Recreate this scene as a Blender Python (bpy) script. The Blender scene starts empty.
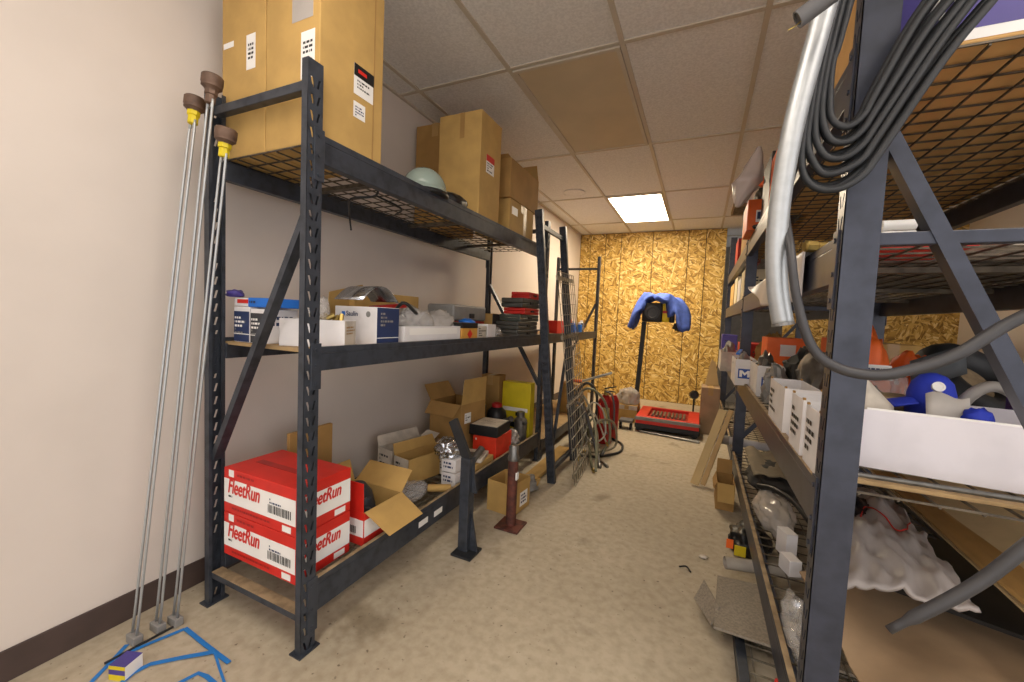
import bpy, bmesh, math, random
from mathutils import Vector, Matrix, noise
D = bpy.data
SC = bpy.context.scene
COL = SC.collection
R = math.radians

# ------------------------------------------------------------------ camera
cam_d = D.cameras.new('camera'); cam = D.objects.new('camera', cam_d); COL.objects.link(cam)
cam_d.sensor_width = 36.0; cam_d.lens = 405.87 / 1024 * 36.0; cam_d.clip_start = 0.02
cr = Vector((0.90576, 0.42156, 0.04345)); cu = Vector((-0.06397, 0.03464, 0.99735)); cf = Vector((-0.41894, 0.90614, -0.05835))
M = Matrix(((cr.x, cu.x, -cf.x, 1.8195), (cr.y, cu.y, -cf.y, 0.0), (cr.z, cu.z, -cf.z, 1.155), (0, 0, 0, 1)))
cam.matrix_world = M
SC.camera = cam

# ------------------------------------------------------------------ world, exposure
w = D.worlds.new('world'); SC.world = w; w.use_nodes = True
w.node_tree.nodes['Background'].inputs[0].default_value = (1.0, 0.97, 0.975, 1)
w.node_tree.nodes['Background'].inputs[1].default_value = 2.0
SC.view_settings.view_transform = 'Standard'; SC.view_settings.look = 'None'
SC.view_settings.gamma = 1.0; SC.view_settings.use_curve_mapping = False
SC.view_settings.exposure = 0.0
LAMP_FAR = 34.0      # lit ceiling panel seen in the photo
LAMP_NEAR = 8.5      # the room's other ceiling panels, above and behind the camera
H = 2.513            # ceiling height

# ------------------------------------------------------------------ colours and materials
def srgb(h):
    h = h.lstrip('#'); out = []
    for i in (0, 2, 4):
        c = int(h[i:i+2], 16) / 255
        out.append(c / 12.92 if c <= .04045 else ((c + .055) / 1.055) ** 2.4)
    return (*out, 1)
def mul(c, k): return (min(1, c[0]*k), min(1, c[1]*k), min(1, c[2]*k), 1)
MATS = {}
def mat(name, hexc, rough=.6, metal=0.0, nz=12.0, amt=.12, bump=0.0, c2=None, emit=0.0, trans=0.0, lo=.38, hi=.62):
    if name in MATS: return MATS[name]
    m = D.materials.new(name); m.use_nodes = True; nt = m.node_tree; N = nt.nodes; L = nt.links
    b = N['Principled BSDF']; c = srgb(hexc)
    b.inputs['Roughness'].default_value = rough; b.inputs['Metallic'].default_value = metal
    tc = N.new('ShaderNodeTexCoord'); n = N.new('ShaderNodeTexNoise')
    n.inputs['Scale'].default_value = nz; n.inputs['Detail'].default_value = 5
    L.new(tc.outputs['Object'], n.inputs['Vector'])
    rp = N.new('ShaderNodeValToRGB'); L.new(n.outputs['Fac'], rp.inputs[0])
    rp.color_ramp.elements[0].position = lo; rp.color_ramp.elements[1].position = hi
    rp.color_ramp.elements[0].color = srgb(c2) if c2 else mul(c, 1 - amt); rp.color_ramp.elements[1].color = c if c2 else mul(c, 1 + amt * .5)
    L.new(rp.outputs[0], b.inputs['Base Color'])
    if bump:
        bp = N.new('ShaderNodeBump'); bp.inputs['Strength'].default_value = bump; bp.inputs['Distance'].default_value = .01
        L.new(n.outputs['Fac'], bp.inputs['Height']); L.new(bp.outputs[0], b.inputs['Normal'])
    if emit:
        b.inputs['Emission Color'].default_value = c; b.inputs['Emission Strength'].default_value = emit
    if trans:
        t = N.new('ShaderNodeBsdfTransparent'); mx = N.new('ShaderNodeMixShader'); mx.inputs[0].default_value = 1 - trans
        L.new(t.outputs[0], mx.inputs[1]); L.new(b.outputs[0], mx.inputs[2]); L.new(mx.outputs[0], N['Material Output'].inputs[0])
    MATS[name] = m
    return m

def mat_osb():
    m = D.materials.new('osb'); m.use_nodes = True; nt = m.node_tree; N = nt.nodes; L = nt.links
    b = N['Principled BSDF']; b.inputs['Roughness'].default_value = .62
    tc = N.new('ShaderNodeTexCoord')
    wn = N.new('ShaderNodeTexNoise'); wn.inputs['Scale'].default_value = 5; L.new(tc.outputs['Object'], wn.inputs['Vector'])
    ad = N.new('ShaderNodeMixRGB'); ad.blend_type = 'ADD'; ad.inputs[0].default_value = .045
    L.new(tc.outputs['Object'], ad.inputs[1]); L.new(wn.outputs['Color'], ad.inputs[2])
    def layer(ang, sx, sz):
        mp = N.new('ShaderNodeMapping'); mp.inputs['Rotation'].default_value = (0, R(ang), 0); mp2 = N.new('ShaderNodeMapping')
        mp2.inputs['Scale'].default_value = (sx, 3, sz)
        L.new(ad.outputs[0], mp.inputs[0]); L.new(mp.outputs[0], mp2.inputs[0])
        v = N.new('ShaderNodeTexVoronoi'); v.inputs['Scale'].default_value = 1; L.new(mp2.outputs[0], v.inputs['Vector'])
        s = N.new('ShaderNodeSeparateColor'); L.new(v.outputs['Color'], s.inputs[0]); return s.outputs[0]
    l = [layer(15, 12, 52), layer(75, 13, 56), layer(135, 12, 54), layer(-25, 13, 60)]
    mk = N.new('ShaderNodeTexVoronoi'); mk.inputs['Scale'].default_value = 17; L.new(ad.outputs[0], mk.inputs['Vector'])
    ms = N.new('ShaderNodeSeparateColor'); L.new(mk.outputs['Color'], ms.inputs[0])
    cur = l[0]
    for k, th in ((1, .25), (2, .5), (3, .75)):
        g = N.new('ShaderNodeMath'); g.operation = 'GREATER_THAN'; g.inputs[1].default_value = th; L.new(ms.outputs[0], g.inputs[0])
        mx = N.new('ShaderNodeMix'); L.new(g.outputs[0], mx.inputs[0]); L.new(cur, mx.inputs[2]); L.new(l[k], mx.inputs[3]); cur = mx.outputs[0]
    rp = N.new('ShaderNodeValToRGB'); L.new(cur, rp.inputs[0]); e = rp.color_ramp.elements
    e[0].position = 0; e[0].color = srgb('#7d5c22'); e[1].position = 1; e[1].color = srgb('#f0d898')
    for p, c in ((.22, '#a98238'), (.5, '#c79f4c'), (.8, '#dcb968')):
        x = e.new(p); x.color = srgb(c)
    L.new(rp.outputs[0], b.inputs['Base Color'])
    return m

def mat_floor():
    m = D.materials.new('concrete'); m.use_nodes = True; nt = m.node_tree; N = nt.nodes; L = nt.links
    b = N['Principled BSDF']; b.inputs['Roughness'].default_value = .68
    tc = N.new('ShaderNodeTexCoord')
    def nz(s, d, dist=0):
        n = N.new('ShaderNodeTexNoise'); n.inputs['Scale'].default_value = s; n.inputs['Detail'].default_value = d
        n.inputs['Distortion'].default_value = dist; L.new(tc.outputs['Object'], n.inputs['Vector']); return n.outputs['Fac']
    def ramp(f, p0, c0, p1, c1):
        r = N.new('ShaderNodeValToRGB'); L.new(f, r.inputs[0]); e = r.color_ramp.elements
        e[0].position, e[0].color, e[1].position, e[1].color = p0, c0, p1, c1; return r.outputs[0]
    def mixc(bl, f, a, c):
        x = N.new('ShaderNodeMixRGB'); x.blend_type = bl; x.inputs[0].default_value = f; L.new(a, x.inputs[1]); L.new(c, x.inputs[2]); return x.outputs[0]
    base = ramp(nz(1.4, 8, .1), .35, srgb('#b0a48e'), .65, srgb('#beb29c'))
    fine = ramp(nz(28, 8), .3, srgb('#ddd8d0'), .62, (1, 1, 1, 1))
    stain = ramp(nz(3.2, 8, .2), .30, srgb('#b9b2a6'), .38, (1, 1, 1, 1))
    spot = ramp(nz(48, 4), .27, srgb('#6a5a48'), .34, (1, 1, 1, 1))
    o = mixc('MULTIPLY', .7, base, fine); o = mixc('MULTIPLY', .7, o, stain); o = mixc('MULTIPLY', .7, o, spot)
    L.new(o, b.inputs['Base Color'])
    return m

OSB = mat_osb(); CONC = mat_floor()
WALL = mat('wall_paint', '#d8cec5', .75, nz=3, amt=.03)
BASEB = mat('vinyl_baseboard', '#4a3c38', .5)
TILE = mat('ceiling_tile', '#e2e1df', .9, nz=90, amt=.10, bump=.1)
TBAR = mat('ceiling_grid', '#c2b8a8', .55, amt=.03)
RACK = mat('rack_paint', '#3e434c', .42, .25, nz=25, c2='#2c3037', bump=.03, lo=.3, hi=.55)
RACKR = mat('rack_paint_blue', '#3d414e', .38, .25, nz=18, c2='#30343f', lo=.3, hi=.6)
DUST = mat('dusty_steel', '#a08a6a', .8, 0, nz=20, c2='#7d6a50')
WIRE = mat('deck_wire', '#6b6152', .5, .5, nz=30, c2='#4a4238')
WIREZ = mat('zinc_wire', '#9c968a', .45, .7, nz=30, c2='#77705f')
CARD = mat('cardboard', '#be9a5a', .85, nz=9, amt=.10)
CARD2 = mat('cardboard_dark', '#a8824a', .85, nz=8, amt=.12)
CARD3 = mat('cardboard_grey', '#a68b6c', .85, nz=8, amt=.12)
TAPE = mat('parcel_tape', '#b08d55', .3, amt=.05)
WHITE = mat('white_card', '#e2dfdf', .6, nz=10, amt=.06)
WHITED = mat('dusty_white_card', '#cfc6b8', .75, nz=14, amt=.18)
LABEL = mat('label_paper', '#f0eeea', .5, amt=.02)
RED = mat('red_print', '#d0281e', .45, amt=.06)
REDD = mat('dull_red', '#a51d1b', .45, amt=.15)
ORANGE = mat('orange_print', '#f8702a', .5, amt=.08)
BLUE = mat('blue_print', '#1f6fd0', .45, amt=.08)
NAVY = mat('navy_print', '#26365e', .5, amt=.15)
CHAR = mat('charcoal_print', '#34363c', .5, amt=.15)
BLACK = mat('black_plastic', '#17181a', .45, amt=.2)
BLACKR = mat('black_rubber', '#25272a', .55, amt=.2)
GREYH = mat('grey_rubber', '#5e5d5e', .5, amt=.15)
GREY = mat('grey_plastic', '#8c8a86', .5, amt=.12)
DGREY = mat('dark_grey_plastic', '#4c4b46', .5, amt=.15)
YEL = mat('yellow_paint', '#d8c21c', .5, amt=.08)
GALV = mat('galvanised', '#b4b8ba', .42, .65, nz=60, amt=.05)
SILV = mat('silver_sheet', '#c8ccd2', .22, .95, nz=6, amt=.1)
STEEL = mat('steel', '#84827e', .4, .8, nz=20, amt=.25)
BRASS = mat('brass', '#b39a58', .35, .8, amt=.2)
BROWNM = mat('rusty_cap', '#6b5547', .6, .4, nz=30, amt=.3)
RUST = mat('rusty_red', '#6e3c30', .65, .2, nz=25, c2='#4a2c26')
INK = mat('ink', '#30302e', .6, amt=.1)
PLAS = mat('clear_plastic', '#dcdad8', .10, nz=6, amt=.05, trans=.68)
PLASM = mat('milky_plastic', '#c4beb8', .2, nz=8, amt=.10, trans=.35)
GBAG = mat('grey_poly_bag', '#a8a09c', .4, nz=8, amt=.1)
CLOTH = mat('blue_cloth', '#4a66c0', .8, nz=20, amt=.15)
CLOTHD = mat('dark_cloth', '#3c3a36', .9, nz=20, amt=.2)
TAPEB = mat('blue_tape', '#2277c4', .55, amt=.06)
WOOD = mat('pine', '#cfae78', .7, nz=6, amt=.12)
WOODP = mat('plywood', '#d9bd86', .7, nz=5, amt=.08)
MAT_C = mat('grey_mat', '#8f8576', .9, nz=120, amt=.2)
PURP = mat('purple_print', '#4a3f8c', .5, amt=.1)
GREENP = mat('lime_print', '#8fc23a', .5, amt=.05)
CREAM = mat('cream_card', '#d8cca8', .7, amt=.1)
HELM = mat('clear_dome', '#9fb0a6', .12, nz=5, amt=.05, trans=.3)
PANEL = mat('yellowed_panel', '#c6b79b', .6, nz=4, amt=.05)
LIT = mat('lit_diffuser', '#ffebcb', .5, emit=LAMP_FAR)
LITN = mat('lit_diffuser_near', '#fff3e6', .5, emit=LAMP_NEAR)
BOARD = mat('shelf_board', '#a98d63', .8, nz=14, amt=.15)

# ------------------------------------------------------------------ mesh helpers
class B:
    def __init__(s): s.bm = bmesh.new()
    def quad(s, pts):
        return s.bm.faces.new([s.bm.verts.new(p) for p in pts])
    def box(s, x0, x1, y0, y1, z0, z1, bev=0.0):
        b = bmesh.new()
        bmesh.ops.create_cube(b, size=1, matrix=Matrix.Translation(((x0+x1)/2, (y0+y1)/2, (z0+z1)/2)) @ Matrix.Diagonal((abs(x1-x0), abs(y1-y0), abs(z1-z0), 1)))
        if bev: bmesh.ops.bevel(b, geom=b.edges[:], offset=bev, segments=2, affect='EDGES', profile=.5)
        s.merge(b); return s
    def merge(s, b, mtx=None):
        if mtx is not None: bmesh.ops.transform(b, matrix=mtx, verts=b.verts[:])
        me = D.meshes.new('tmp'); b.to_mesh(me); b.free(); s.bm.from_mesh(me); D.meshes.remove(me)
    def bar(s, p0, p1, w, h, up=(0, 0, 1)):
        p0 = Vector(p0); p1 = Vector(p1); d = (p1-p0).normalized(); u = Vector(up)
        sd = d.cross(u)
        if sd.length < 1e-4: sd = d.cross(Vector((1, 0, 0)))
        sd.normalize(); u = sd.cross(d)
        v = []
        for p in (p0, p1):
            v.append([s.bm.verts.new(p + sd*a*w/2 + u*c*h/2) for a, c in ((-1, -1), (1, -1), (1, 1), (-1, 1))])
        for i in range(4): s.bm.faces.new((v[0][i], v[0][(i+1) % 4], v[1][(i+1) % 4], v[1][i]))
        s.bm.faces.new(v[0][::-1]); s.bm.faces.new(v[1]); return s
    def lathe(s, base, prof, seg=20, axis=(0, 0, 1), cap=True):
        ax = Vector(axis).normalized(); t = ax.orthogonal().normalized(); q = ax.cross(t); base = Vector(base)
        rings = []
        for r, h in prof:
            rings.append([s.bm.verts.new(base + ax*h + (t*math.cos(2*math.pi*i/seg) + q*math.sin(2*math.pi*i/seg))*r) for i in range(seg)])
        for a, b in zip(rings, rings[1:]):
            for i in range(seg): s.bm.faces.new((a[i], a[(i+1) % seg], b[(i+1) % seg], b[i]))
        if cap:
            s.bm.faces.new(rings[0][::-1]); s.bm.faces.new(rings[-1])
        return s
    def cyl(s, p0, p1, r, seg=14):
        p0 = Vector(p0); p1 = Vector(p1); return s.lathe(p0, [(r, 0), (r, (p1-p0).length)], seg, p1-p0)
    def tube(s, pts, r, seg=8, smooth=6, cap=True):
        P = [Vector(p) for p in pts]
        if smooth > 1 and len(P) > 2:
            Q = [P[0]*2-P[1]] + P + [P[-1]*2-P[-2]]; out = []
            for i in range(1, len(Q)-2):
                for k in range(smooth):
                    t = k/smooth; a, b, c, d = Q[i-1], Q[i], Q[i+1], Q[i+2]
                    out.append(.5*((2*b)+(c-a)*t+(2*a-5*b+4*c-d)*t*t+(3*b-a-3*c+d)*t**3))
            P = out + [P[-1]]
        n = (P[1]-P[0]).normalized().orthogonal().normalized(); rings = []
        for i, p in enumerate(P):
            d = (P[min(i+1, len(P)-1)] - P[max(i-1, 0)]).normalized()
            n = (n - d*n.dot(d)).normalized(); q = d.cross(n)
            rr = r(i/(len(P)-1)) if callable(r) else r
            rings.append([s.bm.verts.new(p + (n*math.cos(2*math.pi*k/seg) + q*math.sin(2*math.pi*k/seg))*rr) for k in range(seg)])
        for a, b in zip(rings, rings[1:]):
            for k in range(seg): s.bm.faces.new((a[k], a[(k+1) % seg], b[(k+1) % seg], b[k]))
        if cap: s.bm.faces.new(rings[0][::-1]); s.bm.faces.new(rings[-1])
        return s
    def sheet(s, f, nu, nv, t=.003):
        """f(u,v) -> point; a sheet with real thickness t"""
        g = [[Vector(f(i/nu, j/nv)) for j in range(nv+1)] for i in range(nu+1)]
        def nrm(i, j):
            a = g[min(i+1, nu)][j]-g[max(i-1, 0)][j]; b = g[i][min(j+1, nv)]-g[i][max(j-1, 0)]
            c = a.cross(b); return c.normalized() if c.length > 1e-9 else Vector((0, 0, 1))
        top = [[s.bm.verts.new(g[i][j]) for j in range(nv+1)] for i in range(nu+1)]
        bot = [[s.bm.verts.new(g[i][j]-nrm(i, j)*t) for j in range(nv+1)] for i in range(nu+1)]
        for i in range(nu):
            for j in range(nv):
                s.bm.faces.new((top[i][j], top[i+1][j], top[i+1][j+1], top[i][j+1]))
                s.bm.faces.new((bot[i][j], bot[i][j+1], bot[i+1][j+1], bot[i+1][j]))
        for i in range(nu):
            s.bm.faces.new((top[i][0], bot[i][0], bot[i+1][0], top[i+1][0])); s.bm.faces.new((top[i+1][nv], bot[i+1][nv], bot[i][nv], top[i][nv]))
        for j in range(nv):
            s.bm.faces.new((top[0][j+1], bot[0][j+1], bot[0][j], top[0][j])); s.bm.faces.new((top[nu][j], bot[nu][j], bot[nu][j+1], top[nu][j+1]))
        return s
    def blob(s, c, dim, seed=0, amp=.25, freq=2.2, sub=4, flat=True):
        b = bmesh.new(); bmesh.ops.create_icosphere(b, subdivisions=sub, radius=1)
        off = Vector((seed*7.13, seed*3.7, seed*1.9))
        for v in b.verts:
            k = 1 + amp*(noise.noise(v.co*freq+off) - 1.1*abs(noise.noise(v.co*freq*1.9+off)) - .7*abs(noise.noise(v.co*freq*3.7+off)) + .25)
            q = v.co*k
            z = q.z
            if flat and z < -.55: z = -.55 - (z+.55)*.05
            v.co = (c[0]+q.x*dim[0]/2, c[1]+q.y*dim[1]/2, c[2]+(z+.55)*dim[2]/1.55 if flat else c[2]+z*dim[2]/2)
        s.merge(b); return s
    def prism(s, poly, axis, a0, a1):
        """extrude a 2D polygon along an axis ('x','y','z')"""
        def p(u, v, a): return {'x': (a, u, v), 'y': (u, a, v), 'z': (u, v, a)}[axis]
        A = [s.bm.verts.new(p(u, v, a0)) for u, v in poly]; C = [s.bm.verts.new(p(u, v, a1)) for u, v in poly]
        n = len(poly)
        for i in range(n): s.bm.faces.new((A[i], A[(i+1) % n], C[(i+1) % n], C[i]))
        s.bm.faces.new(A[::-1]); s.bm.faces.new(C); return s

def origin(o):
    v = Vector((0, 0, 0))
    while o is not None: v = v + o.location; o = o.parent
    return v
def P(name, b, m, parent=None, local=False, smooth=False, label=None):
    """link ONE mesh object; world coordinates are turned into the parent's own"""
    bm = b.bm
    if parent is not None and not local:
        o = origin(parent); bmesh.ops.translate(bm, vec=-o, verts=bm.verts[:])
    bmesh.ops.recalc_face_normals(bm, faces=bm.faces[:])
    me = D.meshes.new(name); bm.to_mesh(me); bm.free()
    for k in (m if isinstance(m, (list, tuple)) else [m]): me.materials.append(k)
    if smooth:
        for p in me.polygons: p.use_smooth = True
        if smooth == 'angle':
            me.set_sharp_from_angle(angle=R(40))
    ob = D.objects.new(name, me); COL.objects.link(ob); ob.parent = parent
    if label: ob['label'] = label
    return ob
def T(name, label, cat, loc=(0, 0, 0), rz=0, group=None):
    o = D.objects.new(name, None); COL.objects.link(o); o.location = loc; o.rotation_euler = (0, 0, R(rz)); o.empty_display_size = .05
    return tag(o, label, cat, group)
def tag(o, label, cat, group=None):
    o['label'] = label; o['category'] = cat
    if group: o['group'] = group
    return o
def S(name, b, m, parent=None, smooth=False):
    o = P(name, b, m, parent, smooth=smooth)
    if parent is None: o['kind'] = 'structure'
    return o
def solo(name, b, m, label, cat, group=None, smooth=False, base=None):
    """a thing that is one mesh; its origin is put at its own base"""
    bm = b.bm
    xs = [v.co for v in bm.verts]
    o = base or Vector(((min(v.x for v in xs)+max(v.x for v in xs))/2, (min(v.y for v in xs)+max(v.y for v in xs))/2, min(v.z for v in xs)))
    o = Vector(o); bmesh.ops.translate(bm, vec=-o, verts=bm.verts[:])
    ob = P(name, b, m, smooth=smooth); ob.location = o
    return tag(ob, label, cat, group)
def text(s, o, xd, yd, size, m, parent, name='lettering', bold=0.0, shear=0.0, width=1.0):
    """flat printed lettering: origin o, directions xd and yd (parent's own coordinates)"""
    cu_ = D.curves.new('t', 'FONT'); cu_.body = s; cu_.size = size; cu_.offset = bold; cu_.shear = shear
    cu_.offset = 0; cu_.resolution_u = 6
    ob = D.objects.new('t', cu_); COL.objects.link(ob)
    dg = bpy.context.evaluated_depsgraph_get(); dg.update()
    me = D.meshes.new_from_object(ob.evaluated_get(dg)); D.objects.remove(ob); D.curves.remove(cu_)
    if bold:
        tb = bmesh.new()
        for k, (ox, oy) in enumerate(((0, 0), (bold, 0), (-bold, 0), (0, bold*.6), (0, -bold*.6))):
            n0 = len(tb.verts); tb.from_mesh(me); tb.verts.ensure_lookup_table()
            for v in tb.verts[n0:]: v.co.x += ox; v.co.y += oy; v.co.z += .00008*k
        tb.to_mesh(me); tb.free()
    xd = Vector(xd); yd = Vector(yd); n = xd.cross(yd)
    for v in me.vertices: v.co = Vector(o) + xd*v.co.x*width + yd*v.co.y + n*(.0012+v.co.z)
    me.name = name; me.materials.clear(); me.materials.append(m)
    r = D.objects.new(name, me); COL.objects.link(r); r.parent = parent
    return r
def patch(name, o, xd, yd, w, h, m, parent, off=.0008, t=.0006, label=None):
    """a thin label or printed panel lying on a face"""
    o = Vector(o); xd = Vector(xd); yd = Vector(yd); n = xd.cross(yd); b = B()
    a = [o, o+xd*w, o+xd*w+yd*h, o+yd*h]
    lo = [b.bm.verts.new(p+n*(off-t)) for p in a]; hi = [b.bm.verts.new(p+n*off) for p in a]
    b.bm.faces.new(hi); b.bm.faces.new(lo[::-1])
    for i in range(4): b.bm.faces.new((lo[i], lo[(i+1) % 4], hi[(i+1) % 4], hi[i]))
    return P(name, b, m, parent, local=True, label=label)
X_, Y_, Z_ = Vector((1, 0, 0)), Vector((0, 1, 0)), Vector((0, 0, 1))
NX, NY = -X_, -Y_

def carton(name, label, cat, x0, x1, y0, y1, z0, z1, m=CARD, rz=0, group=None, tape=True, tape_axis='x', bev=.003):
    """closed carton standing at its base; returns (thing, half width, half depth, height)"""
    t = T(name, label, cat, ((x0+x1)/2, (y0+y1)/2, z0), rz, group)
    hx, hy, h = (x1-x0)/2, (y1-y0)/2, z1-z0
    b = B(); b.box(-hx, hx, -hy, hy, 0, h, bev); P('carton_body', b, m, t, True)
    if tape:
        b = B(); k = min(.025, hx*.3)
        if tape_axis == 'x':
            b.box(-k, k, -hy-.001, hy+.001, h, h+.001); b.box(-k, k, -hy-.001, -hy, h-.08*min(1, h*3), h)
        else:
            b.box(-hx-.001, hx+.001, -k, k, h, h+.001); b.box(hx, hx+.001, -k, k, h-.08*min(1, h*3), h)
        P('packing_tape', b, TAPE, t, True)
    return t, hx, hy, h

def tray(name, label, cat, x0, x1, y0, y1, z0, z1, m=CARD, rz=0, group=None, flaps=(), wall=.004, fm=None, cut=None):
    """open box: floor and four walls in one mesh; flaps are parts: (side, length, angle from vertical, material)"""
    t = T(name, label, cat, ((x0+x1)/2, (y0+y1)/2, z0), rz, group)
    hx, hy, h = (x1-x0)/2, (y1-y0)/2, z1-z0
    b = B(); b.box(-hx, hx, -hy, hy, 0, wall); b.box(-hx, -hx+wall, -hy, hy, wall, h); b.box(hx-wall, hx, -hy, hy, wall, h)
    fh = h if cut is None else cut
    b.box(-hx+wall, hx-wall, -hy, -hy+wall, wall, fh); b.box(-hx+wall, hx-wall, hy-wall, hy, wall, h)
    P('box_body', b, m, t, True)
    for f in flaps:
        side, ln, ang = f[0], f[1], R(f[2]); mm = f[3] if len(f) > 3 else m
        sg = -1 if side[0] == '-' else 1; b = B(); w_ = wall*.8; g = .004
        if side[1] == 'x':
            a = Vector((sg*hx, 0, h)); d = Vector((sg*math.sin(ang), 0, math.cos(ang))); e = Vector((0, hy-g, 0)); k = .06*hy
        else:
            a = Vector((0, sg*hy, h)); d = Vector((0, sg*math.sin(ang), math.cos(ang))); e = Vector((hx-g, 0, 0)); k = .06*hx
        n = d.cross(e).normalized()*w_; e2 = e*(1-.06)
        pts = [a-e, a+e, a+d*ln+e2, a+d*ln-e2]
        A = [b.bm.verts.new(p) for p in pts]; C = [b.bm.verts.new(p+n) for p in pts]
        for i in range(4): b.bm.faces.new((A[i], A[(i+1) % 4], C[(i+1) % 4], C[i]))
        b.bm.faces.new(A[::-1]); b.bm.faces.new(C)
        P('flap', b, mm, t, True)
    return t, hx, hy, h

def strip(o, xd, yd, w, rows, hh, m, parent, seed=0, name='printed_text'):
    """small illegible lines of print: dark dashes in rows, one mesh"""
    rng = random.Random(seed); b = B(); o = Vector(o); xd = Vector(xd); yd = Vector(yd); n = xd.cross(yd)*.0014
    for r_ in range(rows):
        x = 0; y = -r_*hh*1.9
        while x < w:
            l = min(rng.uniform(.4, 2.2)*hh, w-x)
            q = [o+xd*x+yd*y, o+xd*(x+l)+yd*y, o+xd*(x+l)+yd*(y+hh), o+xd*x+yd*(y+hh)]
            b.quad([p+n for p in q]); x += l+hh*.5
            if rng.random() < .12: break
    return P(name, b, m, parent, True)
def barcode(o, xd, yd, w, h, parent, seed=1):
    rng = random.Random(seed); b = B(); o = Vector(o); xd = Vector(xd); yd = Vector(yd); n = xd.cross(yd)*.0014; x = 0
    while x < w:
        l = rng.uniform(.002, .006)
        b.quad([p+n for p in (o+xd*x, o+xd*(x+l), o+xd*(x+l)+yd*h, o+xd*x+yd*h)]); x += l+rng.uniform(.002, .005)
    return P('barcode', b, INK, parent, True)

# ================================================================== SETTING
b = B(); b.box(-.1, 4.6, -3.0, 8.0, -.1, 0); S('floor', b, CONC)
b = B(); b.box(-.12, 0, -3.0, 6.385, 0, H); S('wall_left', b, WALL)
b = B(); b.box(0, .008, -3.0, 6.38, 0, .1, .002); S('baseboard_left', b, BASEB)
# unseen rear wall; its wide opening is added to let in fill light
b = B(); b.box(-.12, .3, -3.1, -3.0, 0, H); b.box(4.3, 4.6, -3.1, -3.0, 0, H); b.box(.3, 4.3, -3.1, -3.0, 2.35, H); S('wall_rear', b, WALL)
b = B(); b.box(4.5, 4.62, 1.0, 8.0, 0, H); b.box(4.5, 4.62, -3.0, -2.7, 0, H); b.box(4.5, 4.62, -2.7, 1.0, 2.35, H); S('wall_right', b, WALL)  # unseen near opening in this wall is added to bring side fill light
b = B(); b.box(-.12, 4.6, 7.9, 8.0, 0, H); S('wall_far', b, mat('wall_paint_dull', '#8f887c', .8))
# sheathing at the far end: boards with narrow dark joints
b = B(); xs = [0, .16, .40, .64, 1.10, 1.585, 1.815, 2.073]
for a, c in zip(xs, xs[1:]): b.box(a+.005, c-.005, 6.385, 6.400, .005, H-.004)
S('wall_back', b, OSB)
b = B(); b.box(-.02, 2.065, 6.401, 6.49, 0, H); S('trim_1', b, mat('joint_dark', '#33271a', .9))
b = B()
for a in (2.80, 3.42, 4.02): b.box(a+.003, a+.60, 6.385, 6.400, .005, H-.004)
S('wall_back_right', b, OSB)
b = B(); b.box(2.80, 4.5, 6.401, 6.49, 0, H); S('trim_2', b, MATS['joint_dark'])
# ceiling: tiles and the exposed grid
b = B(); b.box(-.1, 4.6, -3.0, 8.0, H+.004, H+.08); S('ceiling', b, TILE)
GX, GY, TW, TL = .166, 2.0666, .6096, 1.2192
b = B()
for i in range(0, 8):
    x = GX+i*TW
    if x < 4.5: b.box(x-.012, x+.012, -3.0, 8.0, H-.004, H+.004)
for j in range(-4, 5): y = GY+j*TL; b.box(0, 4.5, y-.012, y+.012, H-.0035, H+.004)
b.box(0, .022, -3.0, 6.385, H-.006, H+.004)
S('trim_3', b, TBAR)
def troffer(i, j, m, label, group=None):
    x0, x1, y0, y1 = GX+i*TW+.014, GX+(i+1)*TW-.014, GY+j*TL+.014, GY+(j+1)*TL-.014
    t = T('ceiling_light', label, 'ceiling light', ((x0+x1)/2, (y0+y1)/2, H-.012), 0, group)
    b = B(); b.box(x0, x1, y0, y0+.02, H-.012, H+.003); b.box(x0, x1, y1-.02, y1, H-.012, H+.003)
    b.box(x0, x0+.02, y0+.02, y1-.02, H-.012, H+.003); b.box(x1-.02, x1, y0+.02, y1-.02, H-.012, H+.003); P('light_frame', b, TBAR, t)
    b = B(); b.box(x0+.02, x1-.02, y0+.02, y1-.02, H-.008, H+.002); P('diffuser', b, m, t)
troffer(1, 2, LIT, 'bright lit rectangular ceiling panel in front of the strand board wall')
troffer(1, -2, LITN, 'lit ceiling panel over the aisle before the first left rack')
troffer(4, -2, LITN, 'lit ceiling panel over the near end of the right side')
troffer(2, -3, LITN, 'lit ceiling panel at the rear of the room')
# dead, yellowed panel in the grid
x0, x1, y0, y1 = GX+TW+.014, GX+2*TW-.014, GY+.014, GY+TL-.014
t = T('access_panel', 'unlit brownish ceiling panel in a pale metal frame', 'ceiling panel', ((x0+x1)/2, (y0+y1)/2, H-.012))
b = B(); b.box(x0, x1, y0, y0+.022, H-.012, H+.003); b.box(x0, x1, y1-.022, y1, H-.012, H+.003)
b.box(x0, x0+.022, y0+.022, y1-.022, H-.012, H+.003); b.box(x1-.022, x1, y0+.022, y1-.022, H-.012, H+.003); P('panel_frame', b, TBAR, t)
b = B(); b.box(x0+.022, x1-.022, y0+.022, y1-.022, H-.006, H+.002); P('panel_sheet', b, PANEL, t)
b = B(); b.lathe((.50, 4.27, H-.004), [(.118, .008), (.122, 0), (.110, -.003), (.106, .002)], 40); solo('ceiling_disc', b, TILE, 'flat round cover disc on the ceiling tile before the lit panel', 'ceiling cover', smooth='angle')
t = T('air_vent', 'small louvred ceiling vent beside the right rack', 'vent', (2.2, 5.35, H-.03))
b = B(); b.box(2.06, 2.36, 5.15, 5.17, H-.03, H+.003); b.box(2.06, 2.36, 5.55, 5.57, H-.03, H+.003); b.box(2.06, 2.08, 5.17, 5.55, H-.03, H+.003); b.box(2.34, 2.36, 5.17, 5.55, H-.03, H+.003); P('vent_frame', b, DUST, t)
b = B()
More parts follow.
